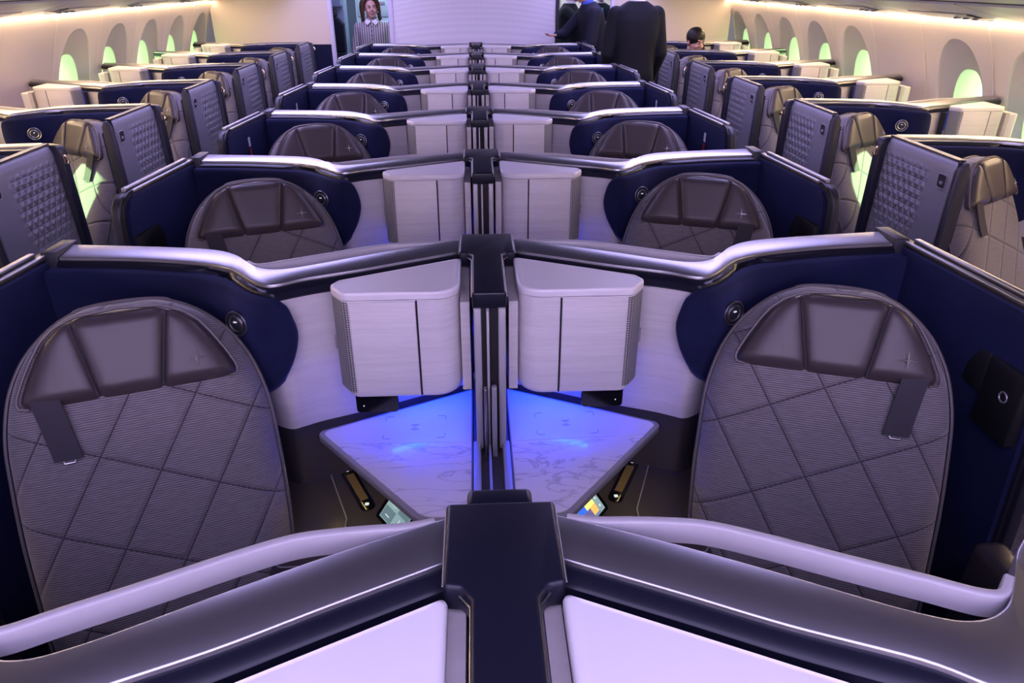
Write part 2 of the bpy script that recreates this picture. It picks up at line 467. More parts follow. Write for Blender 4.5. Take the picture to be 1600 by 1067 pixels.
for i, P in enumerate(pl + pr):
    o = MB().add(P, [tuple(range(len(P)))]).build('window_%d' % (i + 1), 'window_glass', smooth=False); o['kind'] = 'structure'
# outside the hull: closed skin so that daylight enters only through the windows, and a hangar seen through them
for s, nm, C_ in ((-1, 'trim_1', WL), (1, 'trim_2', WR)):
    pass
for s, sd in ((-1, 'left'), (1, 'right')):
    hg = empty('hangar_wall', (s * 13.0, 8.0, 0), 0, 'pale green-lit hangar wall seen outside through the %s windows' % sd, 'hangar wall')
    MB().box(-.1, .1, -14, 22, -4, 7).build('cladding', 'outside_white', hg)
    bmz = MB()
    for z_ in (-.9, .55, 1.9): bmz.box(-.35 if s > 0 else .1, -.1 if s > 0 else .35, -14, 22, z_, z_ + .22)
    bmz.build('girders', 'outside_beam', hg)
    for q in range(9): MB().box(-.55 if s > 0 else .1, -.1 if s > 0 else .55, -12 + q * 4, -11.7 + q * 4, -4, 7).build('column', 'outside_beam', hg)
# warm cove strip above each side wall
for s, nm in ((-1, 'trim_1'), (1, 'trim_2')):
    struct(nm, MB().box(*(sorted((s * 2.90, s * 2.945))), 0.5, YB, 1.565, 1.575), 'warm_strip', smooth=False)
# outer filler above the bins up to the ceiling
for s, nm in ((-1, 'trim_3'), (1, 'trim_4')):
    struct(nm, MB().loft([[(s * 2.94, y, 1.56), (s * 3.0, y, 1.60), (s * 3.0, y, 2.40), (s * 2.2, y, 2.40)] for y in (Y0, Y1)]), 'ceiling_darkened', smooth=False)
# overhead bins, one thing per unit
def overhead_bin(s, y0, y1, label):
    e = empty('overhead_bin', (s * 2.3, y0, 1.7), 0, label, 'overhead bin', 'overhead bins above the window seats')
    def pt(x, z): return (s * x - s * 2.3, z - 1.7)
    L = y1 - y0; g = .004
    def sheet(prof, name, mt, close=True):
        P = [pt(*p) for p in prof]
        return MB().prism_xz(P, g, L - g).build(name, mt, e, smooth=True, ang=30)
    sheet([(2.93, 1.585), (2.84, 1.578), (2.70, 1.600), (2.45, 1.650), (2.27, 1.690), (2.27, 1.72), (2.93, 1.65)], 'service_panel', 'bin_grey')
    sheet([(2.27, 1.700), (2.235, 1.712), (2.235, 1.76), (2.27, 1.76)], 'shadow_gap', 'black_gap')
    sheet([(2.235, 1.706), (2.05, 1.735), (1.90, 1.80), (1.84, 1.92), (1.88, 2.15), (2.1, 2.30), (2.93, 2.3), (2.93, 1.66), (2.235, 1.76)], 'bin_body', 'bin_grey')
    # reading lights and air vent in the service panel
    def on(x): return 1.600 + (2.70 - x) * .2 - .006
    for k_, yy in enumerate((.30, .38, .46)):
        for xx in (2.60,):
            MB().disc((s * xx - s * 2.3, yy, on(xx) - 1.7 - .004), .022, (-s * .2, 0, 1), .006, 20).build('reading_lamp', 'frame_grey', e)
    lh = MB()
    lh.loft([[(s * x - s * 2.3, yy, on(x) - 1.7 + dz) for x, dz in ((2.50, .004), (2.505, -.001), (2.655, -.001), (2.66, .004))] for yy in (.25, .80)])
    lh.build('lamp_housing', 'bin_grey', e, ang=20)
    # diagonal pinstripe seams of the panel
    z = MB()
    for yy in (L * .33, L * .66):
        z.loft([[(s * x - s * 2.3, yy + d + (2.85 - x) * .25, zz - 1.7 - .0012) for x, zz in ((2.84, 1.578), (2.70, 1.600), (2.45, 1.650), (2.28, 1.687))] for d in (0, .005)])
    z.build('panel_joint', 'dark_trim', e)
    return e
ORD = ['first', 'second', 'third', 'fourth', 'fifth', 'sixth', 'seventh', 'eighth', 'ninth']
index_kids()
for s in (-1, 1):
    sd = 'left' if s < 0 else 'right'
    p0 = None
    for i in range(6):
        y = 2.575 + i * 1.06
        lb = '%s grey overhead bin from the camera, running along above the %s windows' % (ORD[i], sd)
        if p0 is None: p0 = overhead_bin(s, y, y + 1.055, lb); index_kids()
        else:
            c = copy_tree(p0); c.location.y = y; c['label'] = lb
# bulkheads
struct('wall_front', MB().box(-.935, .925, YB, YB + .06, 0, 2.3), 'bulkhead_lavender', smooth=False)
struct('trim_5', MB().box(.925, .965, YB - .01, YB + .07, 0, 2.3), 'dark_trim', smooth=False)
struct('trim_6', MB().box(-.985, -.935, YB - .01, YB + .07, 0, 2.3), 'bulkhead_edge', smooth=False)
for s, nm, xi in ((-1, 'wall_front_left', 1.66), (1, 'wall_front_right', 1.60)):
    struct(nm, MB().box(*sorted((s * xi, s * 2.97)), YB, YB + .06, 1.12, 2.3), 'bulkhead_cream', smooth=False)
    struct('trim_7' if s < 0 else 'trim_8', MB().box(*sorted((s * xi, s * 3.05)), YB, YB + .06, 0, 1.12), 'navy_suede', smooth=False)
    struct('trim_9' if s < 0 else 'trim_10', MB().box(*sorted((s * (xi - .035), s * xi)), YB - .02, YB + .08, 0, 2.3), 'bulkhead_edge', smooth=False)

# ------------------------------------------------------------------ suite: plan curves, x outward from the divider, y from the bracket
PAIRS = [((.068, -.026), (.068, -.100)), ((.19, -.078), (.20, -.162)), ((.31, -.135), (.31, -.215)), ((.445, -.203), (.431, -.265)),
         ((.51, -.222), (.485, -.299)), ((.560, -.205), (.518, -.304)), ((.602, -.158), (.556, -.278)), ((.637, -.116), (.602, -.224)),
         ((.69, -.080), (.645, -.186)), ((.773, -.057), (.725, -.150)), ((.919, -.035), (.890, -.114)), ((1.087, -.015), (1.085, -.097))]
LIPN = [(.068, -.130), (.20, -.192), (.312, -.246), (.430, -.296), (.470, -.318), (.502, -.330), (.552, -.302), (.607, -.240), (.660, -.162), (.735, -.163), (.895, -.130), (1.087, -.113)]
LIN = [(.445, -.295), (.458, -.322), (.490, -.342), (.530, -.332), (.580, -.294), (.635, -.240), (.70, -.200), (.80, -.172), (.92, -.152), (1.02, -.142), (1.06, -.141), (1.104, -.144)]
ZR = 1.18
def make_suite(s, window):
    e = empty('suite_shell', (0, 0, 0))
    pairs = list(PAIRS)
    lip = list(LIPN)
    if window: pairs = [((-.12, .04), (-.12, -.01)), ((-.02, .01), (-.02, -.055))] + pairs; lip = [(-.12, -.04), (-.02, -.085)] + lip
    Fp = catmull([p[0] for p in pairs], 6); Np = catmull([p[1] for p in pairs], 6); Lp = catmull(lip, 6); L = len(Fp)
    # capping
    prof = []
    for i in range(L):
        f, n_ = Fp[i], Np[i]; d = (n_ - f); w_ = d.length; d = d / w_
        t = max(0.0, min(1.0, (f.x - .05) / .45)); drop = .010
        P = []
        for a, z in ((0.0, ZR - .030), (0.0, ZR - .003), (.002 / w_, ZR - .001), (.005 / w_, ZR), (.5, ZR - .0035), (1 - .0025 / w_, ZR - .007), (1 - .0008 / w_, ZR - .008), (1.0, ZR - .0095), (1.0, ZR - .020)):
            q = f + d * (a * w_); P.append((q.x, q.y, z))
        prof.append(P)
    mb = MB().loft(prof); n = len(prof[0])
    mb.F += [tuple(range(n)), tuple(range((L - 1) * n, L * n))]
    mb.sx(s).build('rim_capping', 'satin_metal', e, ang=50)
    # dark lower lip below the capping
    g = []
    for i in range(L):
        n_, q = Np[i], Lp[i]; f = Fp[i]; a_ = n_ + (f - n_).normalized() * .004
        d = (q - n_).normalized(); c_ = q - d * .004
        g.append([(f.x, f.y, 1.150), (a_.x, a_.y, 1.166), (c_.x, c_.y, 1.161), (q.x, q.y, 1.157), (q.x, q.y, 1.142), (c_.x, c_.y, 1.138), (f.x, f.y, 1.138)])
    MB().loft(g, True).sx(s).build('lower_lip', 'navy_gloss', e, ang=40)
    # pale wall and its dark foot
    W = [q + (f - q).normalized() * .012 for f, q in zip(Fp, Lp)]
    Bk = [f + (n_ - f).normalized() * .010 for f, n_ in zip(Fp, Np)]
    i1 = max(i for i in range(L) if W[i].x < .74)
    def slab(i0, i1, z0, z1):
        R = []
        for i in range(i0, i1 + 1):
            a, b = W[i], Bk[i]
            R.append([(a.x, a.y, z0), (a.x, a.y, z1), (b.x, b.y, z1), (b.x, b.y, z0)])
        return MB().loft(R, True)
    slab(0, i1, .782, 1.138).sx(s).build('wall_panel', 'pale_panel', e, ang=50)
    slab(0, i1, .0, .782).sx(s).build('wall_foot', 'dark_plastic', e, ang=50)
    slab(i1, L - 1, .0, 1.13).sx(s).build('shell_back', 'dark_trim', e, ang=50)
    # navy lining: padded grid whose inboard edge follows the shaped outline
    lp = catmull(LIN, 10); acc = [0]
    for a, b in zip(lp, lp[1:]): acc.append(acc[-1] + (b - a).length)
    def at(sv):
        sv = max(0, min(acc[-1], sv))
        for i in range(len(lp) - 1):
            if sv <= acc[i + 1]:
                t = (sv - acc[i]) / max(1e-9, acc[i + 1] - acc[i]); p = lp[i].lerp(lp[i + 1], t); d = (lp[i + 1] - lp[i]).normalized(); return p, d
        return lp[-1], (lp[-1] - lp[-2]).normalized()
    def s_of_x(x):
        for i in range(1, len(lp)):
            if lp[i].x >= x: return acc[i - 1] + (acc[i] - acc[i - 1]) * max(0, min(1, (x - lp[i - 1].x) / max(1e-6, lp[i].x - lp[i - 1].x)))
        return acc[-1]
    edge = [(1.150, .492), (1.138, .474), (1.115, .460), (1.06, .452), (1.01, .458), (.965, .476), (.93, .503), (.90, .535), (.875, .565), (.85, .592), (.82, .612), (.78, .626), (.70, .632), (.45, .632)]
    edge = [(q_.x, q_.y) for q_ in catmull(edge, 3)]
    R = []
    for z, x in edge:
        s0 = s_of_x(x) if x > .4451 else 0; row = []
        M = 46
        for j in range(M + 1):
            sv = s0 + (acc[-1] - s0) * (j / M) ** 1.25
            p, d = at(sv); nrm = Vector((d.y, -d.x)); nrm = nrm if nrm.y < 0 or nrm.x < 0 else -nrm
            nrm = Vector((d.y, -d.x))
            ed = min(1, (sv - s0) / .018); ed = math.sqrt(max(0, 1 - (1 - ed) ** 2)); top = min(1, (1.152 - z) / .02); top = math.sqrt(max(0, 1 - (1 - top) ** 2))
            off = -.016 * (1 - ed) - .012 * (1 - top) + .006
            q = p + nrm * off
            row.append((q.x, q.y, z))
        # return edge into wall
        p, d = at(s0); nrm = Vector((d.y, -d.x)); q = p - nrm * .045
        row = [(q.x, q.y, z)] + row
        R.append(row)
    p0 = [(x, y + .03, 1.150) for x, y, z in R[0]]
    MB().loft([p0] + R).sx(s).build('navy_lining', 'navy_suede', e, ang=60)
    # reading light on the lining
    p, d = at(s_of_x(.594)); nrm = Vector((d.y, -d.x, 0)); nrm = (nrm.normalized() + Vector((-.25, -.35, .05))).normalized(); c = Vector((p.x, p.y, 1.070)) + nrm * .016
    rl = MB().disc(c - nrm * .004, .030, nrm, .007).sx(s).build('reading_light', 'dark_trim', e)
    MB().ring(c + nrm * .003, .0300, .0020, nrm).sx(s).build('outer_ring', 'chrome', rl)
    MB().ring(c + nrm * .004, .0190, .0024, nrm).sx(s).build('lens_ring', 'chrome', rl)
    u = nrm.cross(Vector((0, 0, 1))); cc = c + nrm * .0045
    MB().add([cc + u * a + Vector((0, 0, b)) + nrm * h for h in (0, .003) for a, b in ((-.004, .004), (.004, .004), (.004, .007), (-.004, .007))], [(0, 1, 2, 3), (4, 5, 6, 7), (0, 1, 5, 4), (1, 2, 6, 5), (2, 3, 7, 6), (3, 0, 4, 7)]).sx(s).build('led', 'white_led', rl)
    # monitor hoop behind the wall
    if True:
        H = catmull([(.085, -.038), (.125, -.046), (.165, -.048), (.214, -.052), (.262, -.060), (.322, -.084), (.418, -.130), (.490, -.163), (.545, -.189), (.575, -.190), (.600, -.166)], 6)
        R = []
        for i, p in enumerate(H):
            d = (H[min(i + 1, len(H) - 1)] - H[max(i - 1, 0)]).normalized(); nn = Vector((-d.y, d.x))
            a = p - nn * .0; b = p + nn * .013
            R.append([(a.x, a.y, 1.146), (a.x, a.y, 1.176), (a.x + nn.x * .002, a.y + nn.y * .002, 1.179), (b.x - nn.x * .002, b.y - nn.y * .002, 1.179), (b.x, b.y, 1.176), (b.x, b.y, 1.146)])
        MB().loft(R, True).sx(s).build('monitor_hoop', 'rail_plastic', e, ang=60)
    # aisle wall
    if not window:
        def wx(y): return 1.100 + (-y) * .095
        def strip(o0, o1, z0, z1, y0, y1, name, mt, rnd=True, mods=()):
            # rounded leading end in the y-z plane
            P = [(y0, z0), (y0, z1)]
            if rnd: P += [(y1 + .055, z1), (y1 + .028, z1 - .010), (y1 + .008, z1 - .034), (y1, z1 - .075), (y1, z0)]
            else: P += [(y1, z1), (y1, z0)]
            V = [(wx(a) + o0 + (1.18 - b) * .055, a, b) for a, b in P] + [(wx(a) + o1 + (1.18 - b) * .055, a, b) for a, b in P]; n = len(P)
            return MB().add(V, [tuple(range(n)), tuple(range(n, 2 * n))] + [(i, (i + 1) % n, n + (i + 1) % n, n + i) for i in range(n)]).sx(s).build(name, mt, e, smooth=False, mods=mods)
        strip(.002, .014, .10, 1.160, -.05, -.60, 'aisle_wall_lining', 'navy_suede')
        strip(.014, .022, .10, 1.176, -.03, -.61, 'inner_wall', 'dark_trim')
        strip(.004, .016, 1.170, 1.181, .0, -.54, 'inner_top_strip', 'satin_metal', rnd=False, mods=[('bevel', .002, 2)])
        strip(.020, .048, .05, 1.172, -.03, -.625, 'aisle_wall', 'dark_trim', mods=[('bevel', .004, 2)])
        dr = strip(.030, .045, 1.165, 1.186, -.10, -.545, 'door_top_strip', 'satin_metal', rnd=False, mods=[('bevel', .002, 2)])
        MB().add([(1.085, .005, 1.10), (1.125, .005, 1.10), (1.125, .005, 1.186), (1.085, .005, 1.186), (1.088, -.10, 1.10), (1.128, -.10, 1.10), (1.128, -.10, 1.186), (1.088, -.10, 1.186)],
                 [(0, 1, 2, 3), (4, 5, 6, 7), (0, 1, 5, 4), (2, 3, 7, 6), (0, 3, 7, 4), (1, 2, 6, 5)]).sx(s).build('corner_cap', 'dark_trim', e, mods=[('bevel', .003, 2)])
        MB().box(1.095, 1.175, -1.02, -.66, .0, .655).sx(s).build('outer_armrest', 'dark_plastic', e, mods=[('bevel', .022, 4)])
        # latch module on the inner face
        lt = MB().box(wx(-.5) + .002, wx(-.5) + .03, -.595, -.47, .86, 1.035).box(wx(-.5) + .004, wx(-.5) + .03, -.47, -.40, .93, 1.035).sx(s).build('latch_module', 'black_gap', e, mods=[('bevel', .006, 2)])
        MB().ring((wx(-.52) - .001, -.545, .965), .012, .002, (1, 0, 0), 20, 6).sx(s).build('latch_ring', 'frame_grey', lt)
    else:
        Yf, Yn = -.03, -.575; XO = 1.138; XI = 1.096
        P = [(XI, 0.03), (XI, 1.150), (XI + .012, 1.172), (XI + .035, 1.184), (XO - .035, 1.184), (XO - .012, 1.172), (XO, 1.140), (XO + .012, .62), (XO + .012, .03)]
        n = len(P); V = [(p[0], y, p[1]) for y in (Yf, Yn) for p in P]
        MB().prism_xz(P, Yn + .03, Yf - .02).sx(s).build('aisle_panel', 'textured_panel', e, ang=45)
        P2 = [(XI - .004, 0.03), (XI - .004, 1.150), (XI + .010, 1.178), (XO - .020, 1.178), (XO - .004, 1.15), (XO + .006, .62), (XO + .006, .03)]
        MB().prism_xz(P2, Yn, Yn + .032).sx(s).build('front_edge_frame', 'dark_trim', e, mods=[('bevel', .004, 2)], ang=45)
        P3 = [(XO - .035, 0.03), (XO - .035, 1.176), (XO + .020, 1.168), (XO + .030, 1.14), (XO + .036, .62), (XO + .036, .03)]
        MB().prism_xz(P3, Yf - .022, Yf + .030).sx(s).build('rear_post', 'navy_gloss', e, mods=[('bevel', .005, 2)], ang=45)
        MB().box(XI - .02, XO - .03, Yf - .02, Yf + .03, .03, 1.165).sx(s).build('corner_filler', 'dark_trim', e)
        hk = MB().tube([(XO + .034, Yf - .004, 1.128), (XO + .044, Yf - .006, 1.118), (XO + .050, Yf - .008, 1.106), (XO + .044, Yf - .010, 1.098)], .006, 8)
        hk.box(XO + .026, XO + .036, Yf - .012, Yf + .006, 1.095, 1.135).sx(s).build('coat_hook', 'gold_metal', e)
        lt = MB().prism_yz(round_poly([(-.515, 1.065), (-.465, 1.065), (-.465, 1.115), (-.515, 1.115)], .010, 4), XO - .004, XO + .0035).sx(s).build('latch_plate', 'dark_trim', e)
        rg = round_poly([(-.517, 1.063), (-.463, 1.063), (-.463, 1.117), (-.517, 1.117)], .011, 4)
        MB().tube([(XO + .003, a, b) for a, b in rg + [rg[0]]], .0014, 6).sx(s).build('latch_outline', 'frame_grey', lt)
        MB().prism_yz(round_poly([(-.500, 1.078), (-.480, 1.078), (-.480, 1.090), (-.500, 1.090)], .004, 3), XO - .001, XO + .006).sx(s).build('latch_button', 'frame_grey', lt)
        # inner lining of the aisle wall
        MB().box(XI - .020, XI - .004, -.56, -.05, .1, 1.12).sx(s).build('aisle_wall_lining', 'navy_suede', e, mods=[('bevel', .006, 2)])
    return e

def make_cabinet(s, window):
    e = empty('storage_cabinet', (0, 0, 0))
    foot = [(.068, -.158), (.352, -.294), (.366, -.322), (.330, -.372), (.068, -.372)]
    fr = round_poly(foot, [.006, .016, .020, .026, .055], 8)
    def scaled(P, d):  # inset toward centroid
        cx = sum(p[0] for p in P) / len(P); cy = sum(p[1] for p in P) / len(P)
        return [(p[0] + (cx - p[0]) * d, p[1] + (cy - p[1]) * d) for p in P]
    z0, z1 = .902, 1.156
    # carcass, tapered in at the foot
    R = []
    for z, d in ((z0, .06), (z0 + .004, .03), (z0 + .010, .012), (z0 + .018, .004), (z0 + .03, .0), (z1, .0)):
        R.append([(p[0], p[1], z) for p in scaled(fr, d)])
    MB().loft(R, True).sx(s).build('carcass', 'pale_laminate', e, ang=50)
    # lid
    R = []
    for z, d in ((z1 + .001, .02), (z1 + .002, -.012), (z1 + .012, -.014), (z1 + .018, -.004), (z1 + .020, .03), (z1 + .0185, .07), (z1 + .0185, .12)):
        R.append([(p[0], p[1], z) for p in scaled(fr, d)])
    MB().loft(R, True).sx(s).build('lid', 'pale_lid', e, ang=60)
    MB().box(.0455, .0665, -.362, -.13, z0 + .01, z1 - .012).sx(s).build('side_filler', 'pale_panel', e)
    MB().prism([(.046, -.118), (.046, -.162), (.352, -.300), (.372, -.268)], .95, 1.134).sx(s).build('light_leak_filler', 'dark_trim', e)  # added dark block, keeps the blue downlight from leaking up behind the cabinet
    # door on the flat front
    yf = -.372
    def plate(x0, x1, a, b, y, t, name, mt, par=None):
        return MB().prism_xz(round_poly([(x0, a), (x1, a), (x1, b), (x0, b)], .002, 2), y - t, y + .012).sx(s).build(name, mt, par or e, mods=[('bevel', .0012, 2)])
    plate(.168, .318, z0 + .016, z1 - .003, yf, .0035, 'door', 'pale_laminate')
    MB().box(.1632, .1676, yf - .0012, yf + .02, z0 + .004, z1 - .001).sx(s).build('door_gap', 'black_gap', e)
    # speaker grille round the outboard corner
    i = [k_ for k_, p in enumerate(fr) if p[0] > .318 and p[1] < -.306]
    pts = [Vector(fr[k_]) for k_ in i]; cen = Vector((.2, -.27))
    R = []
    for p in pts:
        o_ = (p - cen).normalized() * .0012; a = Vector(scaled([p], 0)[0]); q = p + o_; q2 = p + o_
        R.append([(q2.x, q2.y, z0 + .014), (q2.x, q2.y, z0 + .03), (q.x - o_.x * .2, q.y, z1 - .003)])
    MB().loft(R).sx(s).build('speaker_grille', 'speaker_mesh', e, ang=60)
    if window:   # blue-coloured edge strip of the window-side cabinet
        MB().box(.364, .369, -.318, -.312, z0 + .02, z1 - .004).sx(s).build('edge_strip', 'shirt_blue', e)
    # hinge button
    MB().box(.362, .369, -.320, -.310, 1.01, 1.045).sx(s).build('catch', 'frame_grey', e)
    # dark display tucked below
    P = round_poly([(.228, .846), (.330, .846), (.330, .905), (.228, .905)], .008, 4)
    dsp = MB().prism_xz(P, -.350, -.335).sx(s).build('undercounter_display', 'screen_glass', e, rot=(math.radians(0), 0, 0))
    MB().disc((.312, -.3515, .865), .0015, (0, 1, 0), .002, 10).sx(s).build('indicator', 'screen_icon', dsp)
    # blue downlight
    v = MB(); a = Vector((.075, -.150)); b = Vector((.27, -.240))
    v.add([(a.x, a.y, z0 - .001), (b.x, b.y, z0 - .001), (b.x - .004, b.y - .012, z0 - .001), (a.x - .004, a.y - .012, z0 - .001), (a.x, a.y, z0 - .006), (b.x, b.y, z0 - .006), (b.x - .004, b.y - .012, z0 - .006), (a.x - .004, a.y - .012, z0 - .006)],
          [(0, 1, 2, 3), (4, 5, 6, 7), (0, 1, 5, 4), (1, 2, 6, 5), (2, 3, 7, 6), (3, 0, 4, 7)])
    v.sx(s).build('downlight', 'blue_led', e, smooth=False)
    if window:
        MB().prism(round_poly([(-.01, -.24), (.052, -.24), (.052, -.36), (-.01, -.36)], .02, 5), .75, 1.14).sx(s).build('side_bolster', 'pale_lid', e, mods=[('bevel', .008, 3)])
    return e

def make_table(s):
    e = empty('side_table', (0, 0, 0)); zt = .775
    P = [(.046, -.092), (.435, -.283), (.442, -.300), (.178, -.640), (.046, -.640)]
    R = [.006, .02, .028, .05, .05]
    out = round_poly([(.046, -.125), (.434, -.316), (.438, -.335), (.158, -.672), (.046, -.672)], [.005, .02, .03, .055, .045], 8)
    MB().prism(out, zt - .022, zt - .002).sx(s).build('edge_frame', 'frame_grey', e, mods=[('bevel', .003, 2)])
    inn = round_poly([(.050, -.138), (.416, -.320), (.424, -.334), (.390, -.3755), (.050, -.389)], [.004, .02, .02, 0, 0], 6)
    MB().prism(inn, zt - .006, zt).sx(s).build('charging_plate', 'table_plate', e, smooth=False)
    mar = round_poly([(.050, -.3915), (.3885, -.3780), (.153, -.660), (.050, -.660)], [0, 0, .05, .035], 8)
    MB().prism(mar, zt - .006, zt).sx(s).build('marble_top', 'marble', e, smooth=False)
    # pad markings: four corner brackets and a small coil sign
    mk = MB(); c = Vector((.195, -.315)); zt2 = zt + .0006
    def bar(a, b, wd=.0009):
        a = Vector(a); b = Vector(b); d = (b - a); nn = Vector((-d.y, d.x)).normalized() * wd
        mk.add([(a.x + nn.x, a.y + nn.y, zt - .001), (b.x + nn.x, b.y + nn.y, zt - .001), (b.x - nn.x, b.y - nn.y, zt - .001), (a.x - nn.x, a.y - nn.y, zt - .001)] +
               [(a.x + nn.x, a.y + nn.y, zt2), (b.x + nn.x, b.y + nn.y, zt2), (b.x - nn.x, b.y - nn.y, zt2), (a.x - nn.x, a.y - nn.y, zt2)],
               [(0, 1, 2, 3), (4, 5, 6, 7), (0, 1, 5, 4), (1, 2, 6, 5), (2, 3, 7, 6), (3, 0, 4, 7)])
    for ax in (-1, 1):
        for ay in (-1, 1):
            k_ = Vector((c.x + ax * .078, c.y + ay * .050))
            pts = [(k_.x - ax * .020, k_.y), (k_.x - ax * .006, k_.y), (k_.x - ax * .0015, k_.y - ay * .0025), (k_.x, k_.y - ay * .007), (k_.x, k_.y - ay * .018)]
            for a, b in zip(pts, pts[1:]): bar(a, b)
    for rr_ in (.006, .011, .016):
        for a0 in (-.75, PI - .75):
            pts = [(c.x + rr_ * math.sin(a0 + t * .3), c.y + rr_ * .8 * math.cos(a0 + t * .3)) for t in range(6)]
            for a, b in zip(pts, pts[1:]): bar(a, b, .0007)
    mk.sx(s).build('charging_marks', 'plate_marks', e, smooth=False)
    return e

# seat frame helpers --------------------------------------------------
def pad(hwf, v0, v1, T, back, na=36, nb=44, groove=None, p=5.0, cx=None, tv=None, ey=.03):
    """cushion in x (across), z (up); front bulges to -y"""
    F_, B_ = [], []
    for j in range(nb + 1):
        t = j / nb; t = .5 - .5 * math.cos(PI * t); v = v0 + (v1 - v0) * t; hw = hwf(v); c = cx(v) if cx else 0
        row = []
        for i in range(na + 1):
            a = -math.cos(PI * i / na); u = c + a * hw
            ex = max(0, 1 - abs(a) ** p); dv = min(v - v0, v1 - v) / ey; dv = min(1, max(0, dv)); ez = math.sqrt(max(0, 1 - (1 - dv) ** 2))
            th = (tv(v) if tv else T) * (ex ** .5) * ez
            if groove: th -= groove(u, v) * min(1, th / .02)
            row.append((u, -th, v))
        F_.append(row); B_.append([(x, back, z) for x, y, z in row])
    n = na + 1; mb = MB(); mb.loft(F_); m_ = len(mb.V); mb.loft(B_)
    bd = [j * n for j in range(nb + 1)] + [nb * n + i for i in range(1, n)] + [j * n + na for j in range(nb - 1, -1, -1)] + [i for i in range(na - 1, 0, -1)]
    for a, b in zip(bd, bd[1:] + bd[:1]): mb.F.append((a, b, b + m_, a + m_))
    return mb
def star(cx, cz, R, r, y, h):
    P = []
    for i in range(16):
        a = PI / 2 + i * PI / 8; q = (R if i % 4 == 0 else (r if i % 4 == 2 else r * 1.25))
        if i % 4 == 0 and i % 8 == 4: q = R * 1.0
        P.append((cx + q * math.cos(a), cz + q * math.sin(a)))
    return P
def make_seat(s):
    FAB = 'seat_fabric_left' if s < 0 else 'seat_fabric_right'
    e = empty('airline_chair', (0, 0, 0))
    lean = (math.radians(-25), 0, 0); L0 = (0, -.628, .435)
    hx = [(-.02, .255), (.10, .262), (.30, .272), (.45, .272), (.53, .268), (.60, .254), (.65, .236), (.70, .207), (.74, .170), (.77, .130), (.790, .085), (.80, .05)]
    hc = catmull([(b_, a_) for a_, b_ in hx], 6)
    def hw(v):
        for p_, q_ in zip(hc, hc[1:]):
            if v <= q_.y: return p_.x + (q_.x - p_.x) * (v - p_.y) / max(1e-6, q_.y - p_.y)
        return hc[-1].x
    def arch(hwv, top):
        return hwv
    B = pad(hw, -.02, .798, .095, .06, 40, 56, p=7, ey=.05)
    bk = B.sx(s).build('backrest', FAB, e, ang=60, loc=L0, rot=lean)
    # piping round the back
    rim = []
    for j in range(61):
        v = -.0 + .785 * (j / 60); rim.append((hw(v) + .001, -.030, v))
    top = [(hw(.785) * math.cos(PI * q / 12), -.030, .785 + .014 * math.sin(PI * q / 12)) for q in range(1, 12)]
    MB().tube(rim + top + [(-x, y, z) for x, y, z in rim[::-1]], .004, 6).build('piping', 'leather_edge', e, loc=L0, rot=lean)
    # headrest
    xs = [(.592, .162), (.600, .207), (.612, .211), (.625, .208), (.66, .192), (.70, .170), (.73, .150), (.755, .122), (.770, .090), (.778, .06)]
    def hh(v):
        for (a, b), (c, d) in zip(xs, xs[1:]):
            if v <= c: t = (v - a) / (c - a); return b + (d - b) * t
        return xs[-1][1]
    def grv(u, v):
        g = 0
        for u0, u1 in ((-.092, -.060), (.092, .060)):
            uu = u1 + (u0 - u1) * (v - .592) / .18
            g += .008 * math.exp(-((u - uu) / .0045) ** 2) + .005 * math.exp(-((u - uu) / .016) ** 2)
        return g
    H = pad(hh, .592, .778, .050, .06, 210, 44, groove=grv, p=9, ey=.035)
    H.V = [(x, y - .075, z) for x, y, z in H.V]
    hd = H.build('headrest', 'leather', e, ang=60, loc=L0, rot=lean)
    # side gusset with piping round the headrest
    g = []
    for j in range(50):
        v = .597 + .178 * j / 49; g.append((hh(v) + .004, -.100, v))
    MB().tube(g + [(0, -.100, .781)] + [(-x, y, z) for x, y, z in g[::-1]], .0035, 6).build('headrest_piping', 'leather_edge', hd)
    for q in (-1, 1):
        MB().tube([(q * (.062 + .030 * k_ / 8), -.1185, .600 + .160 * k_ / 8) for k_ in range(9)], .0022, 6).build('seam', 'webbing', hd)
    # emblem at the right of the headrest as seen from the front
    em = star(0, 0, .021, .0035, 0, 0)
    cx, cz = .138, .648
    V = [(cx, -.1325, cz)] + [(cx + x, -.1300, cz + z) for x, z in em]
    MB().add(V, [(0, 1 + i, 1 + (i + 1) % len(em)) for i in range(len(em))]).build('star_emblem', 'silver_thread', hd, smooth=False)
    # strap under the headrest, aisle side
    st = []
    for j in range(7):
        v = .615 - j * .0225; y = -.118 + .012 * math.sin(j / 6 * PI * .5) - .0; sh = .0 - j * .0035
        st.append((v, y, sh))
    R = [[(s * (.162 - .027 + sh), y, v), (s * (.162 + .027 + sh), y, v), (s * (.162 + .027 + sh), y + .004, v), (s * (.162 - .027 + sh), y + .004, v)] for v, y, sh in st]
    sp = MB().loft(R, True).build('strap', 'webbing', e, loc=L0, rot=lean, ang=50)
    vb, yb, sb = st[-1]
    MB().tube([(s * (.162 - .012 + sb), yb + .002, vb - .001), (s * (.162 - .010 + sb), yb, vb - .006), (s * (.162 + .008 + sb), yb, vb - .006), (s * (.162 + .010 + sb), yb + .002, vb - .001)], .0018, 6).build('strap_ring', 'chrome', sp)
    # seat pan
    def hp(v): return .262 - .02 * max(0, (v - .40) / .12) ** 2
    Q = pad(hp, 0, .52, .10, .10, 30, 36, p=8, ey=.05)
    Q.V = [(x, y, z) for x, y, z in Q.V]
    Q.build('seat_cushion', FAB, e, ang=60, loc=(0, -.60, .375), rot=(math.radians(90) - math.radians(-0) + PI, 0, 0) if False else (math.radians(-270) + math.radians(-0), 0, 0))
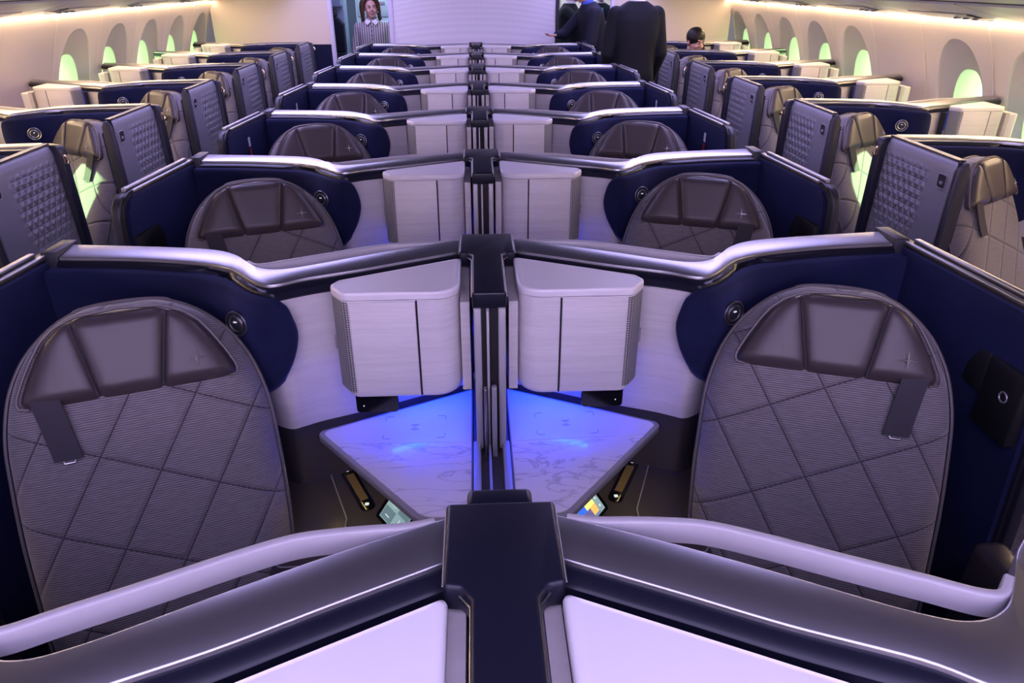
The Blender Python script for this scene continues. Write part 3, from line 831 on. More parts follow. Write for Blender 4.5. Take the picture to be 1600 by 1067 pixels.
    MB().box(-.24, .24, -1.0, -.45, .0, .27).build('seat_base', 'dark_plastic', e, mods=[('bevel', .02, 3)])
    # belt on the cushion
    bl = MB().loft([[(-.03 + t * .15, -.72 - .10 * math.sin(t * 2.2), .462), (-.03 + t * .15, -.765 - .10 * math.sin(t * 2.2), .462), (-.03 + t * .15, -.765 - .10 * math.sin(t * 2.2), .466), (-.03 + t * .15, -.72 - .10 * math.sin(t * 2.2), .466)] for t in [q / 8 for q in range(9)]], True).sx(s)
    bo = bl.build('lap_belt', 'webbing', e)
    MB().box(-.075, -.02, -.765, -.72, .458, .476).ring((-.085, -.742, .468), .014, .003, (0, 0, 1), 16, 6).sx(s).build('buckle', 'chrome', bo, mods=[('bevel', .004, 2)])
    return e

def make_console(s, right):
    """armrest console between table and seat"""
    e = empty('armrest_console', (0, 0, 0)); zc = .600
    P = [(.06, -.10), (.50, -.225), (.600, -.215), (.585, -.36), (.515, -.60), (.500, -1.03), (.06, -1.03)]
    MB().prism(round_poly(P, [.01, .01, .03, .03, .03, .03, .01], 5), .0, zc).sx(s).build('body', 'dark_plastic', e, mods=[('bevel', .012, 4)])
    # lid of the stowage with raised border
    lp_ = round_poly([(.445, -.255), (.560, -.280), (.555, -.42), (.500, -.62), (.355, -.62), (.365, -.46)], [.02, .02, .02, .02, .02, .02], 5)
    MB().prism(lp_, zc - .004, zc + .007).sx(s).build('stowage_lid', 'dark_plastic', e, mods=[('bevel', .003, 2)])
    MB().tube([(x, y, zc + .0065) for x, y in lp_ + [lp_[0]]], .0018, 6).sx(s).build('lid_bead', 'frame_grey', e)
    # control slot
    a = Vector((.405, -.240)); b = Vector((.312, -.425)); d = (b - a).normalized(); nn = Vector((-d.y, d.x)) * .019
    sl = round_poly([tuple(a + nn), tuple(b + nn), tuple(b - nn), tuple(a - nn)], .016, 6)
    slo = MB().prism(sl, zc - .002, zc + .004).sx(s).build('control_slot', 'screen_glass', e, mods=[('bevel', .001, 1)])
    q0 = a.lerp(b, .22); q1 = a.lerp(b, .80); n2 = nn * .55
    MB().prism([tuple(q0 + n2), tuple(q1 + n2), tuple(q1 - n2), tuple(q0 - n2)], zc + .0035, zc + .0048).sx(s).build('brass_inlay', 'brass_lit', slo, smooth=False)
    c = a.lerp(b, .12)
    MB().ring((c.x, c.y, zc + .005), .006, .0008, (0, 0, 1), 16, 5).disc((c.x + .003, c.y + .004, zc + .004), .003, (0, 0, 1), .002, 10).sx(s).build('headset_symbol', 'screen_icon', slo)
    c = a.lerp(b, .90)
    MB().prism(round_poly([(c.x - .005, c.y - .005), (c.x + .005, c.y - .005), (c.x + .005, c.y + .005), (c.x - .005, c.y + .005)], .002, 3), zc + .0045, zc + .0055).sx(s).build('remote_symbol', 'screen_icon', slo)
    # amber lamp under the table edge
    v = MB(); p0 = Vector((.300, -.480)); p1 = Vector((.385, -.370))
    v.add([(p0.x, p0.y, .748), (p1.x, p1.y, .748), (p1.x - .008, p1.y - .0, .748), (p0.x - .008, p0.y, .748), (p0.x, p0.y, .752), (p1.x, p1.y, .752), (p1.x - .008, p1.y, .752), (p0.x - .008, p0.y, .752)],
          [(0, 1, 2, 3), (4, 5, 6, 7), (0, 1, 5, 4), (1, 2, 6, 5), (2, 3, 7, 6), (3, 0, 4, 7)])
    v.sx(s).build('slot_lamp', 'amber_lamp', e, smooth=False)
    return e

mat('brass_lit', (.36, .27, .11), .35, .6)

def make_controller(s):
    """touch screen handset standing at the corner of the table"""
    e = empty('touch_controller', (0, 0, 0))
    # local frame: u across, w up the face
    O = Vector((.284, -.452, .606)); U = Vector((-.42, -.60, 0)).normalized(); Wv = Vector((-.50, .40, .62)).normalized(); Nn = U.cross(Wv).normalized()
    if Nn.z < 0: Nn = -Nn
    def pt(u, w_, h): return O + U * u + Wv * w_ + Nn * h
    def plate(P, h0, h1, name, mt, par):
        n = len(P); V = [pt(a, b, h0) for a, b in P] + [pt(a, b, h1) for a, b in P]
        return MB().add(V, [tuple(range(n)), tuple(range(n, 2 * n))] + [(i, (i + 1) % n, n + (i + 1) % n, n + i) for i in range(n)]).sx(s).build(name, mt, par, smooth=False)
    plate(round_poly([(-.012, -.012), (.112, -.012), (.112, .082), (-.012, .082)], .012, 5), -.010, 0, 'handset', 'screen_glass', e)
    sc = plate([(0, 0), (.100, 0), (.100, .070), (0, .070)], .0003, .0010, 'screen', 'screen_teal' if s < 0 else 'screen_steel', e)
    if s < 0:
        plate([(.002, .002), (.048, .002), (.048, .033), (.002, .033)], .0010, .0014, 'screen_tile', 'screen_dark_teal', sc)
        plate([(.052, .036), (.098, .036), (.098, .068), (.052, .068)], .0010, .0014, 'screen_tile', 'screen_dark_teal', sc)
        cs = (.030, .050); V = MB()
        ic = [(cs[0] + .0055 * math.cos(2 * PI * k_ / 14), cs[1] + .0055 * math.sin(2 * PI * k_ / 14)) for k_ in range(14)]
        plate(ic, .0014, .0018, 'sun_icon', 'screen_icon', sc)
        for k_ in range(8):
            a = k_ * PI / 4; ca, sa = math.cos(a), math.sin(a)
            plate([(cs[0] + ca * .008 - sa * .0008, cs[1] + sa * .008 + ca * .0008), (cs[0] + ca * .0115 - sa * .0008, cs[1] + sa * .0115 + ca * .0008), (cs[0] + ca * .0115 + sa * .0008, cs[1] + sa * .0115 - ca * .0008), (cs[0] + ca * .008 + sa * .0008, cs[1] + sa * .008 - ca * .0008)], .0014, .0018, 'sun_ray', 'screen_icon', sc)
        plate([(.016, .012), (.034, .012), (.034, .0145), (.016, .0145)], .0014, .0018, 'slider_mark', 'screen_icon', sc)
        plate([(.066, .058), (.088, .058), (.088, .0605), (.066, .0605)], .0014, .0018, 'slider_mark', 'screen_icon', sc)
        plate([(.070, .012), (.073, .012), (.073, .028), (.070, .028)], .0014, .0018, 'seat_icon', 'screen_icon', sc)
        plate([(.070, .010), (.084, .010), (.084, .013), (.070, .013)], .0014, .0018, 'seat_icon', 'screen_icon', sc)
    else:
        plate([(.022, .030), (.060, .030), (.060, .056), (.022, .056)], .0010, .0014, 'screen_tile', 'screen_yellow', sc)
        plate([(.022, .008), (.046, .008), (.046, .030), (.022, .030)], .0010, .0014, 'screen_tile', 'screen_orange', sc)
        plate([(.046, .008), (.078, .008), (.078, .030), (.046, .030)], .0010, .0014, 'screen_tile', 'screen_violet', sc)
        plate([(.060, .030), (.090, .030), (.090, .056), (.060, .056)], .0010, .0014, 'screen_tile', 'screen_blue', sc)
        plate([(0, 0), (.020, 0), (.020, .050), (0, .050)], .0010, .0014, 'screen_tile', 'screen_teal', sc)
        for q in ((.030, .062), (.052, .062), (.074, .062), (.008, .012), (.008, .034)):
            plate([(q[0], q[1]), (q[0] + .006, q[1]), (q[0] + .006, q[1] + .006), (q[0], q[1] + .006)], .0014, .0018, 'menu_icon', 'screen_icon', sc)
    return e

def make_divider():
    e = empty('centre_divider', (0, 0, 0))
    P = [(-.071, -.012), (.071, -.012), (.071, -.155), (.050, -.158), (.0385, -.175), (.0385, -.415), (-.0385, -.415), (-.0385, -.175), (-.050, -.158), (-.071, -.155)]
    MB().prism(P, 1.150, 1.190).build('top_bracket', 'navy_gloss', e, mods=[('bevel', .006, 4, 30)])
    for s in (-1, 1):
        MB().tube([(s * .0715, -.016, 1.1835), (s * .0715, -.150, 1.1835)], .0011, 6).build('edge_line', 'frame_grey', e)
        MB().tube([(s * .052, -.1585, 1.176), (s * .0395, -.176, 1.176), (s * .0395, -.41, 1.176)], .0014, 6).build('edge_line', 'satin_metal', e)
        MB().box(*sorted((s * .019, s * .036)), -.420, -.08, .775, 1.152).build('post', 'post_silver', e, mods=[('bevel', .003, 2)])
        MB().box(*sorted((s * .026, s * .0445)), -1.14, -.405, .735, .790).build('low_rail', 'post_silver', e, mods=[('bevel', .004, 2)])
    MB().box(-.019, .019, -.412, -.08, .775, 1.15).build('channel', 'black_gap', e, smooth=False)
    MB().box(-.044, .044, -1.13, -.06, .0, .77).build('core', 'dark_plastic', e, smooth=False)
    MB().box(-.045, .045, .012, .048, .9, 1.165).box(-.05, .05, -.06, .014, .0, 1.15).build('rear_block', 'navy_gloss', e, mods=[('bevel', .008, 3)])
    # retracted privacy screen: slim blade with a rounded handle plate
    sc = MB().box(-.0075, -.0015, -.428, -.10, .78, 1.150).box(-.0075, -.0015, -1.10, -.42, .77, .800).build('privacy_screen', 'rail_plastic', e, mods=[('bevel', .001, 1)])
    MB().prism_xz(round_poly([(.0015, .70), (.0135, .70), (.0135, .962), (.0015, .962)], [0, 0, .0055, .0055], 5), -.445, -.425).build('handle_plate', 'frame_grey', sc, mods=[('bevel', .001, 1)])
    MB().prism_xz(round_poly([(-.0165, .70), (-.0095, .70), (-.0095, .958), (-.0165, .958)], [0, 0, .003, .003], 4), -.445, -.425).build('handle_plate', 'satin_metal', sc, mods=[('bevel', .001, 1)])
    return e

def make_sticker(s):
    e = empty('door_sticker', (0, 0, 0))
    x = 1.100 + .36 * .095 + .006
    MB().box(x - .001, x + .0005, -.375, -.345, 1.06, 1.105).sx(s).build('white_field', 'sticker_white', e, smooth=False)
    MB().box(x - .001, x + .0005, -.375, -.345, .99, 1.052).sx(s).build('red_field', 'sticker_red', e, smooth=False)
    return e

# ------------------------------------------------------------------ place the rows
P_ = 1.07
CY = [.75] + [1.853 + P_ * k_ for k_ in range(7)]
WY = [3.185 + P_ * k_ for k_ in range(6)]
proto = {}
def place(key, maker, loc, label, cat, group, rz=0):
    if key not in proto:
        o = maker(); proto[key] = o; index_kids()
    else: o = copy_tree(proto[key])
    o.location = loc; o.rotation_euler = (0, 0, rz)
    tag(o, label, cat, group); return o
SPH = math.radians(19)
for i, y in enumerate(CY):
    where = 'in the nearest centre row at the bottom edge' if i == 0 else ('in the %s full centre row from the camera' % ORD[i - 1])
    place('div', make_divider, (0, y, 0), 'navy T-shaped bracket on silver divider ' + where, 'divider', 'centre dividers')
    for s in (-1, 1):
        sd = 'left' if s < 0 else 'right'
        place(('cs', s), lambda: make_suite(s, False), (0, y, 0), '%s silver-capped navy suite shell %s' % (sd, where), 'suite shell', 'centre suite shells')
        place(('cc', s), lambda: make_cabinet(s, False), (0, y, 0), '%s pale wedge-shaped cabinet %s' % (sd, where), 'cabinet', 'cabinets of the centre suites')
        if i == 0: continue
        place(('ct', s), lambda: make_table(s), (0, y, 0), '%s marble side table %s' % (sd, where), 'side table', 'marble side tables')
        place(('ck', s), lambda: make_console(s, s > 0), (0, y, 0), '%s dark armrest console %s' % (sd, where), 'console', 'centre armrest consoles')
        place(('st', s), lambda: make_seat(s), (s * .922, y - .062, -.008), '%s grey quilted airline chair %s' % (sd, where), 'airline chair', 'centre suite chairs', rz=-s * SPH)
        if i <= 2:
            place(('tc', s), lambda: make_controller(s), (0, y, 0), '%s small lit touch screen %s' % (sd, where), 'touch screen', 'touch screen controllers')
        if 3 <= i <= 4:
            place(('sk', s), lambda: make_sticker(s), (0, y, 0), '%s white and red door sticker %s' % (sd, where), 'sticker', 'door stickers')
for i, y in enumerate(WY):
    for s in (1, -1):
        sd = 'left' if s > 0 else 'right'; X = -2.95 if s > 0 else 2.95
        where = 'by the %s windows, %s row from the camera' % (sd, ORD[i])
        place(('ws', s), lambda: make_suite(s, True), (X, y, 0), 'navy shell with textured grey panel ' + where, 'suite shell', 'window suite shells')
        place(('wc', s), lambda: make_cabinet(s, True), (X, y, 0), 'cream wedge-shaped cabinet ' + where, 'cabinet', 'cabinets of the window suites')
        place(('ct', s), lambda: make_table(s), (X, y, 0), 'side table beneath the cabinet ' + where, 'side table', 'window side tables')
        place(('ck', s), lambda: make_console(s, s > 0), (X, y, 0), 'dark armrest console ' + where, 'console', 'window armrest consoles')
        place(('st', s), lambda: make_seat(s), (X + s * 1.098, y - .030, -.035), 'beige quilted chair ' + where, 'airline chair', 'window suite chairs', rz=-s * math.radians(33))
# door stickers must not carry onto window rows: none placed there

# ------------------------------------------------------------------ galley seen through the aisle openings
struct('wall_galley', MB().box(-3.1, 3.1, 11.4, 11.46, 0, 2.36), 'galley_blue', smooth=False)
g = empty('crew_jump_seat', (-1.86, 10.0, 0), 0, 'blue grey crew jump seat with navy back in the left doorway', 'jump seat')
MB().box(-.20, .20, .02, .30, 0, 2.2).build('housing', 'galley_blue', g, mods=[('bevel', .01, 2)])
MB().box(-.19, .19, -.10, .03, 1.475, 1.80).build('header_box', 'galley_blue', g, mods=[('bevel', .02, 3)])
MB().box(-.12, .12, -.10, .03, 1.365, 1.45).build('head_pad', 'dark_trim', g, mods=[('bevel', .02, 3)])
MB().prism_xz(round_poly([(-.20, .95), (.20, .95), (.20, 1.28), (.12, 1.36), (-.12, 1.36), (-.20, 1.28)], .03, 4), -.12, .03).build('back_pad', 'suit_navy', g, mods=[('bevel', .02, 3)])
MB().box(-.20, .20, -.14, .03, .40, .92).build('folded_seat', 'suit_navy', g, mods=[('bevel', .02, 3)])
for x in (-.03, .03):
    MB().ring((x, -.102, 1.60), .018, .004, (0, 1, 0), 16, 6).build('header_hook', 'chrome', g)
g = empty('galley_unit', (-1.28, 10.9, 0), 0, 'pale blue galley unit behind the woman in the left doorway', 'galley unit')
MB().box(-.36, .36, 0, .4, 0, 2.25).build('body', 'galley_pale', g, mods=[('bevel', .01, 2)])
for z in (.9, 1.32, 1.72):
    d = MB().box(-.33, .33, -.012, .01, z, z + .36).build('locker_door', 'galley_pale', g, mods=[('bevel', .008, 2)])
    MB().box(-.05, .05, -.026, -.010, z + .16, z + .19).build('latch', 'chrome', d)
g = empty('galley_counter', (1.95, 10.6, 0), 0, 'cream galley counter behind the men in the right doorway', 'counter')
MB().box(-.75, .75, 0, .45, 0, 1.14).build('body', 'bulkhead_cream', g, mods=[('bevel', .01, 2)])
MB().box(-.77, .77, -.03, .46, 1.14, 1.18).build('worktop', 'pale_lid', g, mods=[('bevel', .008, 2)])
MB().box(-.75, .75, .30, .46, 1.18, 2.25).build('splash_panel', 'bulkhead_cream', g)
area('galley_light', (0, 10.3, 2.25), (0, 0, 0), 4.5, .5, 46, (.80, .88, 1.0))

# ------------------------------------------------------------------ people
def capsule(mb, a, b, ra, rb, n=14):
    a = Vector(a); b = Vector(b); L_ = (b - a).length; t = (b - a).normalized(); pts = []; rr = []
    for q in range(5): w_ = PI / 2 * (1 - q / 4) ; pts.append(a - t * ra * math.sin(w_)); rr.append(max(.001, ra * math.cos(w_)))
    for q in range(5): w_ = PI / 2 * q / 4; pts.append(b + t * rb * math.sin(w_)); rr.append(max(.001, rb * math.cos(w_)))
    mb.tube([tuple(p) for p in pts], 0, n, rr)
def torso(mb, rings_, n=24, p=2.5):
    R = []
    for cx, cy, cz, hx, hy in rings_:
        R.append([(cx + hx * math.copysign(abs(math.cos(2 * PI * i / n)) ** (2 / p), math.cos(2 * PI * i / n)), cy + hy * math.copysign(abs(math.sin(2 * PI * i / n)) ** (2 / p), math.sin(2 * PI * i / n)), cz) for i in range(n)])
    mb.loft(R, True)
def hand(mb, w_, d, side, r=.0085):
    """palm, four bent fingers and a thumb; d = direction of the fingers, side = across the palm"""
    w_ = Vector(w_); d = Vector(d).normalized(); sd = Vector(side).normalized(); nn = d.cross(sd)
    for q in (-.024, -.008, .008, .024): capsule(mb, w_ + sd * q * .7, w_ + d * .085 + sd * q, .014, .011, 8)
    for q, L_ in ((-.027, .062), (-.009, .074), (.009, .070), (.027, .055)):
        a = w_ + d * .088 + sd * q; b = a + d * L_ * .55 - nn * .006; c = b + d * L_ * .40 - nn * .022
        capsule(mb, a, b, r, r * .9, 8); capsule(mb, b, c, r * .9, r * .75, 8)
    a = w_ + d * .030 + sd * .030; b = a + (d * .8 + sd * .8).normalized() * .035; c = b + (d + sd * .2).normalized() * .03
    capsule(mb, a, b, r * 1.2, r, 8); capsule(mb, b, c, r, r * .8, 8)
def head(mb, c, R):   # R: rotation matrix, face towards local -y
    c = Vector(c)
    def at_(x, y, z): return c + R @ Vector((x, y, z))
    mb.ell(at_(0, .012, .025), (.076, .094, .088), 20, 14, R)
    mb.ell(at_(0, -.018, -.030), (.062, .070, .082), 20, 14, R)
    mb.ell(at_(0, -.052, -.085), (.030, .026, .024), 12, 8, R)
    capsule(mb, at_(0, -.090, .018), at_(0, -.106, -.020), .008, .013, 8)
    for q in (-1, 1):
        mb.ell(at_(q * .012, -.098, -.024), (.008, .008, .007), 8, 6, R)
        mb.ell(at_(q * .080, .008, -.010), (.010, .018, .030), 10, 8, R)
        mb.ell(at_(q * .036, -.070, -.032), (.020, .018, .018), 10, 8, R)
        mb.ell(at_(q * .030, -.086, .030), (.020, .008, .006), 8, 6, R)
    return at_
def face(at_, R, par, lips='lip', smile=True):
    for q in (-1, 1):
        MB().ell(at_(q * .030, -.083, .012), (.011, .006, .0045), 12, 8, R).build('eye', 'shirt_white', par)
        MB().ell(at_(q * .030, -.0895, .012), (.006, .003, .006), 10, 8, R).build('iris', 'eye_dark', par)
        MB().ell(at_(q * .031, -.0925, .032), (.018, .004, .0035), 10, 6, R).build('eyebrow', 'hair_auburn', par)
    m_ = MB()
    pts = [at_(x, -.0915 + abs(x) * .28, -.060 + (abs(x) ** 2) * 10) for x in (-.028, -.018, -.008, 0, .008, .018, .028)]
    m_.tube([tuple(p) for p in pts], 0, 8, [.002, .005, .006, .0055, .006, .005, .002]); m_.build('mouth', lips, par)
RM = ('remesh', .008); SM = ('smooth', 4)
def body_base(skin, name, e, c, R, arms, hands, legs, neck):
    mb = MB(); at_ = head(mb, c, R)
    capsule(mb, neck[0], neck[1], .056, .050)
    for a in arms: capsule(mb, *a)
    for h_ in hands: hand(mb, *h_)
    for l_ in legs: capsule(mb, *l_)
    mb.ell(neck[2], (.13, .085, .20), 18, 12); mb.ell(neck[3], (.13, .09, .13), 18, 12)
    mb.tube([tuple(neck[1]), tuple(neck[2]), tuple(neck[3])], .07, 12)
    o = mb.build('body', skin, e, mods=[('remesh', .007), ('smooth', 3)]); return at_, o

def woman(loc):
    e = empty('person', loc, math.radians(6), 'smiling woman with auburn hair in a striped tweed coat in the left doorway', 'person')
    R = Matrix.Rotation(math.radians(12), 3, 'Z') @ Matrix.Rotation(math.radians(-4), 3, 'Y')
    hc = (.0, -.01, 1.475)
    legs = [((q * .085, 0, .85), (q * .09, 0, .47), .075, .05) for q in (-1, 1)] + [((q * .09, 0, .47), (q * .09, .02, .08), .05, .034) for q in (-1, 1)] + [((q * .09, .03, .045), (q * .10, -.13, .035), .035, .03) for q in (-1, 1)]
    arms = []
    for q in (-1, 1): arms += [((q * .165, 0, 1.26), (q * .215, .01, 1.00), .040, .034), ((q * .215, .01, 1.00), (q * .205, -.09, .80), .033, .024)]
    hands = [((q * .205, -.095, .79), (0, -.25, -1), (-q, .2, 0)) for q in (-1, 1)]
    at_, b = body_base('skin_pale', 'body', e, hc, R, arms, hands, legs, (Vector((0, .01, 1.42)), Vector((0, .015, 1.30)), Vector((0, .01, 1.12)), Vector((0, 0, .88))))
    face(at_, R, b)
    c = MB(); torso(c, [(0, .01, .60, .20, .15), (0, .01, .78, .195, .14), (0, .01, .90, .175, .125), (0, .01, 1.00, .150, .112), (0, 0, 1.12, .168, .120), (0, 0, 1.20, .180, .118), (0, .01, 1.27, .178, .100), (0, .015, 1.315, .130, .082), (0, .015, 1.345, .075, .070), (0, .012, 1.365, .062, .062)])
    for q in (-1, 1):
        capsule(c, (q * .165, .01, 1.262), (q * .222, .01, 1.00), .056, .050); capsule(c, (q * .222, .01, 1.00), (q * .208, -.085, .82), .048, .038)
    coat = c.build('coat', 'tweed', e, mods=[('remesh', .009), ('smooth', 3)])
    for q in (-1, 1):
        MB().add([(q * .004, -.085, 1.335), (q * .060, -.070, 1.362), (q * .085, -.075, 1.325), (q * .050, -.112, 1.288), (q * .004, -.080, 1.325), (q * .055, -.060, 1.352), (q * .080, -.062, 1.318), (q * .050, -.098, 1.285)], [(0, 1, 2, 3), (4, 5, 6, 7), (0, 1, 5, 4), (1, 2, 6, 5), (2, 3, 7, 6), (3, 0, 4, 7)]).build('collar', 'sticker_white', coat, mods=[('bevel', .003, 2)])
    for k_ in range(7):
        MB().ell((.0, -.116 - (.006 if 1 < k_ < 5 else 0), 1.275 - k_ * .048), (.007, .006, .007), 10, 6).build('button', 'dark_trim', coat)
    h = MB()
    h.ell(at_(0, .028, .040), (.088, .096, .092), 18, 12, R)
    for q in (-1, 1):
        for j in range(6):
            a = at_(q * (.048 + j * .004), -.050 + j * .028, .105 - j * .004); m_ = at_(q * .096, -.030 + j * .026, .015); l_ = at_(q * (.100 + .010 * (j % 2)), -.038 + j * .024, -.130 - .010 * (j % 3))
            h.tube([tuple(p) for p in catmull([a, at_(q * .082, -.040 + j * .027, .075), m_, at_(q * .100, -.030 + j * .025, -.06), l_], 4)], 0, 8, [.012 + .010 * math.sin(PI * min(1, i / 14)) for i in range(17)])
    h.build('hair', 'hair_auburn', e, mods=[('remesh', .006), ('smooth', 2)])
    for q in (-1, 1): MB().ell(at_(q * .082, -.012, -.048), (.010, .007, .010), 10, 8).build('earring', 'sticker_white', e)
    MB().box(-.14, -.05, -.14, .07, 0, .035).box(.05, .14, -.14, .07, 0, .035).build('shoes', 'dark_trim', e, mods=[('bevel', .012, 3)])
    return e
def man(loc, rz, label, pose, scale=1.0, skin='skin', suit='suit_black', hair='hair_grey', shirt='shirt_white'):
    e = empty('person', loc, rz, label, 'person')
    bend = 0.0; H_ = 1.78 * scale
    def z(v): return v * scale
    lean = pose.get('lean', 0)       # forward lean of the trunk from the hips, towards local -y
    def T(x, y, zz):
        v = Vector((x, y, zz - z(.95))); v = Matrix.Rotation(lean, 3, 'X') @ v; return Vector((v.x, v.y, v.z + z(.95)))
    R = Matrix.Rotation(lean + pose.get('nod', 0), 3, 'X')
    hc = T(0, -.02, z(1.64)) + Vector((0, -math.sin(pose.get('nod', 0)) * .06, 0))
    legs = [((q * .095, 0, z(.92)), (q * .10, 0, z(.50)), .088, .060) for q in (-1, 1)] + [((q * .10, 0, z(.50)), (q * .105, .02, .09), .058, .040) for q in (-1, 1)] + [((q * .105, .04, .05), (q * .12, -.16, .04), .042, .036) for q in (-1, 1)]
    sh = [T(q * .19, 0, z(1.42)) for q in (-1, 1)]
    el = pose['elbow']; wr = pose['wrist']
    arms = []; hands = []
    for i_, q in enumerate((-1, 1)):
        arms += [(sh[i_], Vector(el[i_]), .050, .042), (Vector(el[i_]), Vector(wr[i_]), .040, .028)]
        d = (Vector(wr[i_]) - Vector(el[i_])).normalized(); hands.append((wr[i_], d, d.cross(Vector((0, 0, 1))) if abs(d.z) < .8 else (0, 1, 0)))
    at_, b = body_base(skin, 'body', e, hc, R, arms, hands, legs, (T(0, .0, z(1.57)), T(0, .02, z(1.44)), T(0, .01, z(1.22)), Vector((0, 0, z(.96)))))
    face(at_, R, b)
    c = MB()
    rg = [(.86, .185, .130), (.96, .185, .132), (1.06, .175, .125), (1.16, .180, .128), (1.28, .198, .135), (1.38, .210, .130), (1.45, .190, .108), (1.49, .125, .088), (1.515, .080, .074)]
    R_ = []
    for zz, hx, hy in rg:
        ring_ = []
        for i_ in range(28):
            a = 2 * PI * i_ / 28; p = 2.6
            x = hx * math.copysign(abs(math.cos(a)) ** (2 / p), math.cos(a)); y = hy * math.copysign(abs(math.sin(a)) ** (2 / p), math.sin(a))
            ring_.append(T(x, y + .015, z(zz)) if zz > .95 else Vector((x, y + .015, z(zz))))
        R_.append(ring_)
    c.loft(R_, True)
    for i_, q in enumerate((-1, 1)):
        s2 = T(q * .178, .01, z(1.415)); e2 = Vector(el[i_]); w2 = Vector(el[i_]).lerp(Vector(wr[i_]), .93)
        capsule(c, s2, e2, .074, .062); capsule(c, e2, w2, .060, .042)
    jk = c.build('suit_jacket', suit, e, mods=[('remesh', .010), ('smooth', 4)])
    # back vent and centre seam
    tr_ = MB()
    for q in (-1, 1):
        capsule(tr_, (q * .095, .0, z(.92)), (q * .10, 0, z(.50)), .105, .085); capsule(tr_, (q * .10, 0, z(.50)), (q * .105, .02, .12), .082, .070)
    tr_.build('trousers', suit, e, mods=[('remesh', .012), ('smooth', 3)])
    cl = MB()
    R_ = []
    for zz, r in ((1.495, .070), (1.515, .066), (1.545, .063)):
        R_.append([T(r * math.cos(2 * PI * i_ / 24), r * .95 * math.sin(2 * PI * i_ / 24) + .008, z(zz)) for i_ in range(24)])
    cl.loft(R_, True, cap=False).build('shirt_collar', shirt, e, mods=[('solid', .006, 1)])
    for i_ in (0, 1):
        a = Vector(el[i_]).lerp(Vector(wr[i_]), .90); b_ = Vector(el[i_]).lerp(Vector(wr[i_]), 1.0); cf = MB(); capsule(cf, a, b_, .036, .034); cf.build('shirt_cuff', shirt, e)
    h = MB(); h.ell(at_(0, .030, .045), (.084, .090, .086), 18, 12, R); h.ell(at_(0, .055, -.01), (.074, .060, .075), 16, 10, R)
    h.build('hair', hair, e, mods=[('remesh', .006), ('smooth', 2)])
    sh_ = MB()
    for q in (-1, 1): sh_.prism(round_poly([(q * .11 - .045, -.20), (q * .11 + .045, -.20), (q * .11 + .045, .09), (q * .11 - .045, .09)], .03, 5), 0, .07)
    sh_.build('shoes', 'dark_trim', e, mods=[('bevel', .015, 3)])
    return e
woman((-1.27, 9.62, 0))
# big man in the right aisle, back to the camera
man((1.37, 6.62, 0), PI + math.radians(4), 'man in a dark suit with his back to the camera in the right aisle', dict(elbow=((-.235, .02, 1.22), (.235, .02, 1.22)), wrist=((-.21, -.12, .98), (.21, -.12, .98))), 1.075, hair='hair_dark')
man((1.36, 8.55, 0), math.radians(-80), 'man in a navy suit leaning forward in profile behind the back-turned man', dict(lean=math.radians(14), nod=math.radians(8), elbow=((-.17, -.34, 1.24), (.24, -.16, 1.16)), wrist=((-.13, -.44, 1.235), (.18, -.36, 1.10))), 1.04, suit='suit_navy', shirt='shirt_blue')
man((1.22, 9.95, 0), math.radians(70), 'man in black reaching out, half hidden behind the lavender bulkhead', dict(elbow=((-.24, -.20, 1.28), (.24, -.10, 1.15)), wrist=((-.20, -.42, 1.30), (.22, -.30, 1.05))), 1.0, hair='hair_dark')
t_ = man((1.62, 10.15, 0), math.radians(8), 'man with a pale blue tie standing deepest in the right doorway', dict(elbow=((-.27, .03, 1.14), (.27, .03, 1.14)), wrist=((-.24, -.10, .92), (.24, -.10, .92))), 1.0, suit='suit_navy')
MB().prism_xz([(-.012, 1.46), (.012, 1.46), (.024, 1.14), (0, 1.10), (-.024, 1.14)], -.142, -.132).build('tie', 'tie_cyan', t_)
man((-.98, 10.35, 0), math.radians(-60), 'person in a bright blue shirt behind the woman', dict(elbow=((-.25, -.04, 1.14), (.25, -.04, 1.14)), wrist=((-.22, -.22, 1.0), (.22, -.22, 1.0))), .97, suit='shirt_blue', hair='hair_dark', shirt='shirt_blue')
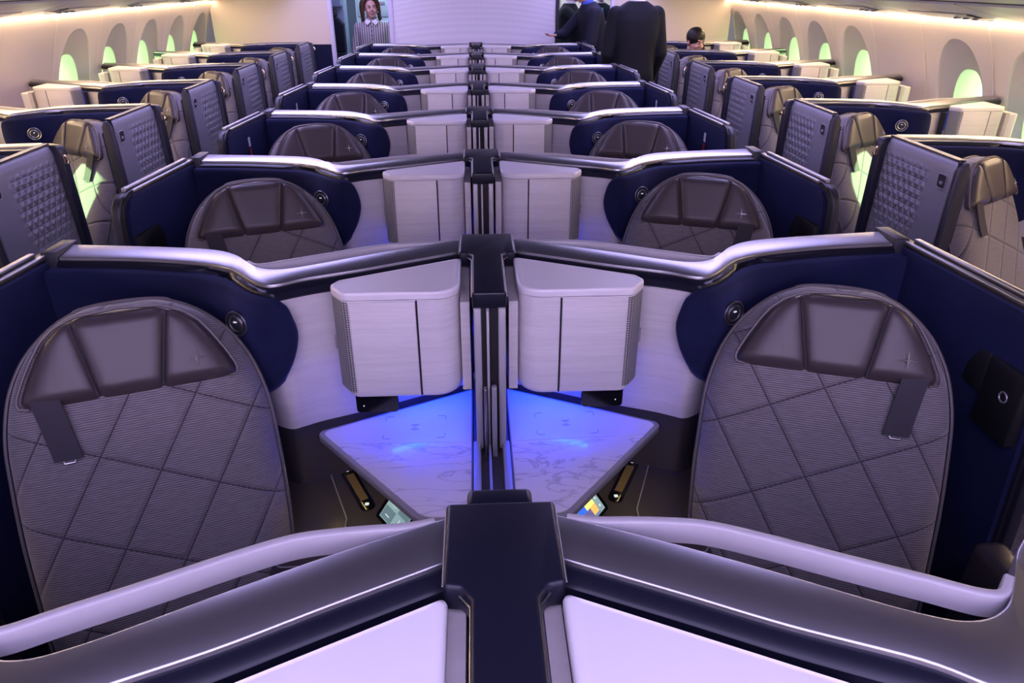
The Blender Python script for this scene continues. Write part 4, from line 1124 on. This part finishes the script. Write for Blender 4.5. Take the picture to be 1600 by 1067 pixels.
# passenger sitting in the last window seat on the right
def sitter():
    e = empty('person', (2.28, 7.92, 0), math.radians(20), 'dark-haired passenger sitting low in the rearmost right window seat', 'person')
    R = Matrix.Rotation(math.radians(14), 3, 'X')
    mb = MB(); at_ = head(mb, (0, -.02, 1.215), R)
    capsule(mb, (0, .03, 1.15), (0, .06, 1.05), .055, .05)
    mb.ell((0, .07, .88), (.14, .09, .20), 18, 12); mb.ell((0, .06, .62), (.15, .11, .12), 18, 12); mb.tube([(0, .06, 1.05), (0, .07, .88), (0, .06, .62)], .08, 12)
    for q in (-1, 1):
        capsule(mb, (q * .17, .06, 1.0), (q * .22, .0, .76), .045, .04); capsule(mb, (q * .22, .0, .76), (q * .12, -.22, .70), .038, .028)
        hand(mb, (q * .12, -.225, .70), (-q * .3, -1, -.1), (q, 0, 0))
        capsule(mb, (q * .09, .0, .56), (q * .10, -.42, .56), .08, .06); capsule(mb, (q * .10, -.42, .56), (q * .10, -.42, .10), .055, .04); capsule(mb, (q * .10, -.40, .05), (q * .10, -.56, .04), .04, .035)
    b = mb.build('body', 'skin', e, mods=[('remesh', .007), ('smooth', 3)]); face(at_, R, b)
    c = MB(); torso(c, [(0, .06, .52, .18, .14), (0, .06, .70, .175, .135), (0, .06, .90, .19, .13), (0, .06, 1.00, .19, .11), (0, .06, 1.06, .12, .09), (0, .05, 1.09, .07, .07)])
    for q in (-1, 1): capsule(c, (q * .17, .06, 1.0), (q * .225, .0, .76), .065, .055); capsule(c, (q * .225, .0, .76), (q * .13, -.19, .70), .054, .04)
    c.build('jacket', 'suit_black', e, mods=[('remesh', .010), ('smooth', 3)])
    l_ = MB()
    for q in (-1, 1): capsule(l_, (q * .09, .02, .56), (q * .10, -.42, .56), .095, .075); capsule(l_, (q * .10, -.42, .56), (q * .10, -.41, .13), .072, .06)
    l_.build('trousers', 'suit_black', e, mods=[('remesh', .012), ('smooth', 3)])
    h = MB(); h.ell(at_(0, .020, .040), (.095, .105, .094), 18, 12, R); h.ell(at_(.03, .035, -.03), (.085, .085, .10), 18, 12, R)
    h.build('hair', 'hair_dark', e, mods=[('remesh', .006), ('smooth', 2)])
sitter()
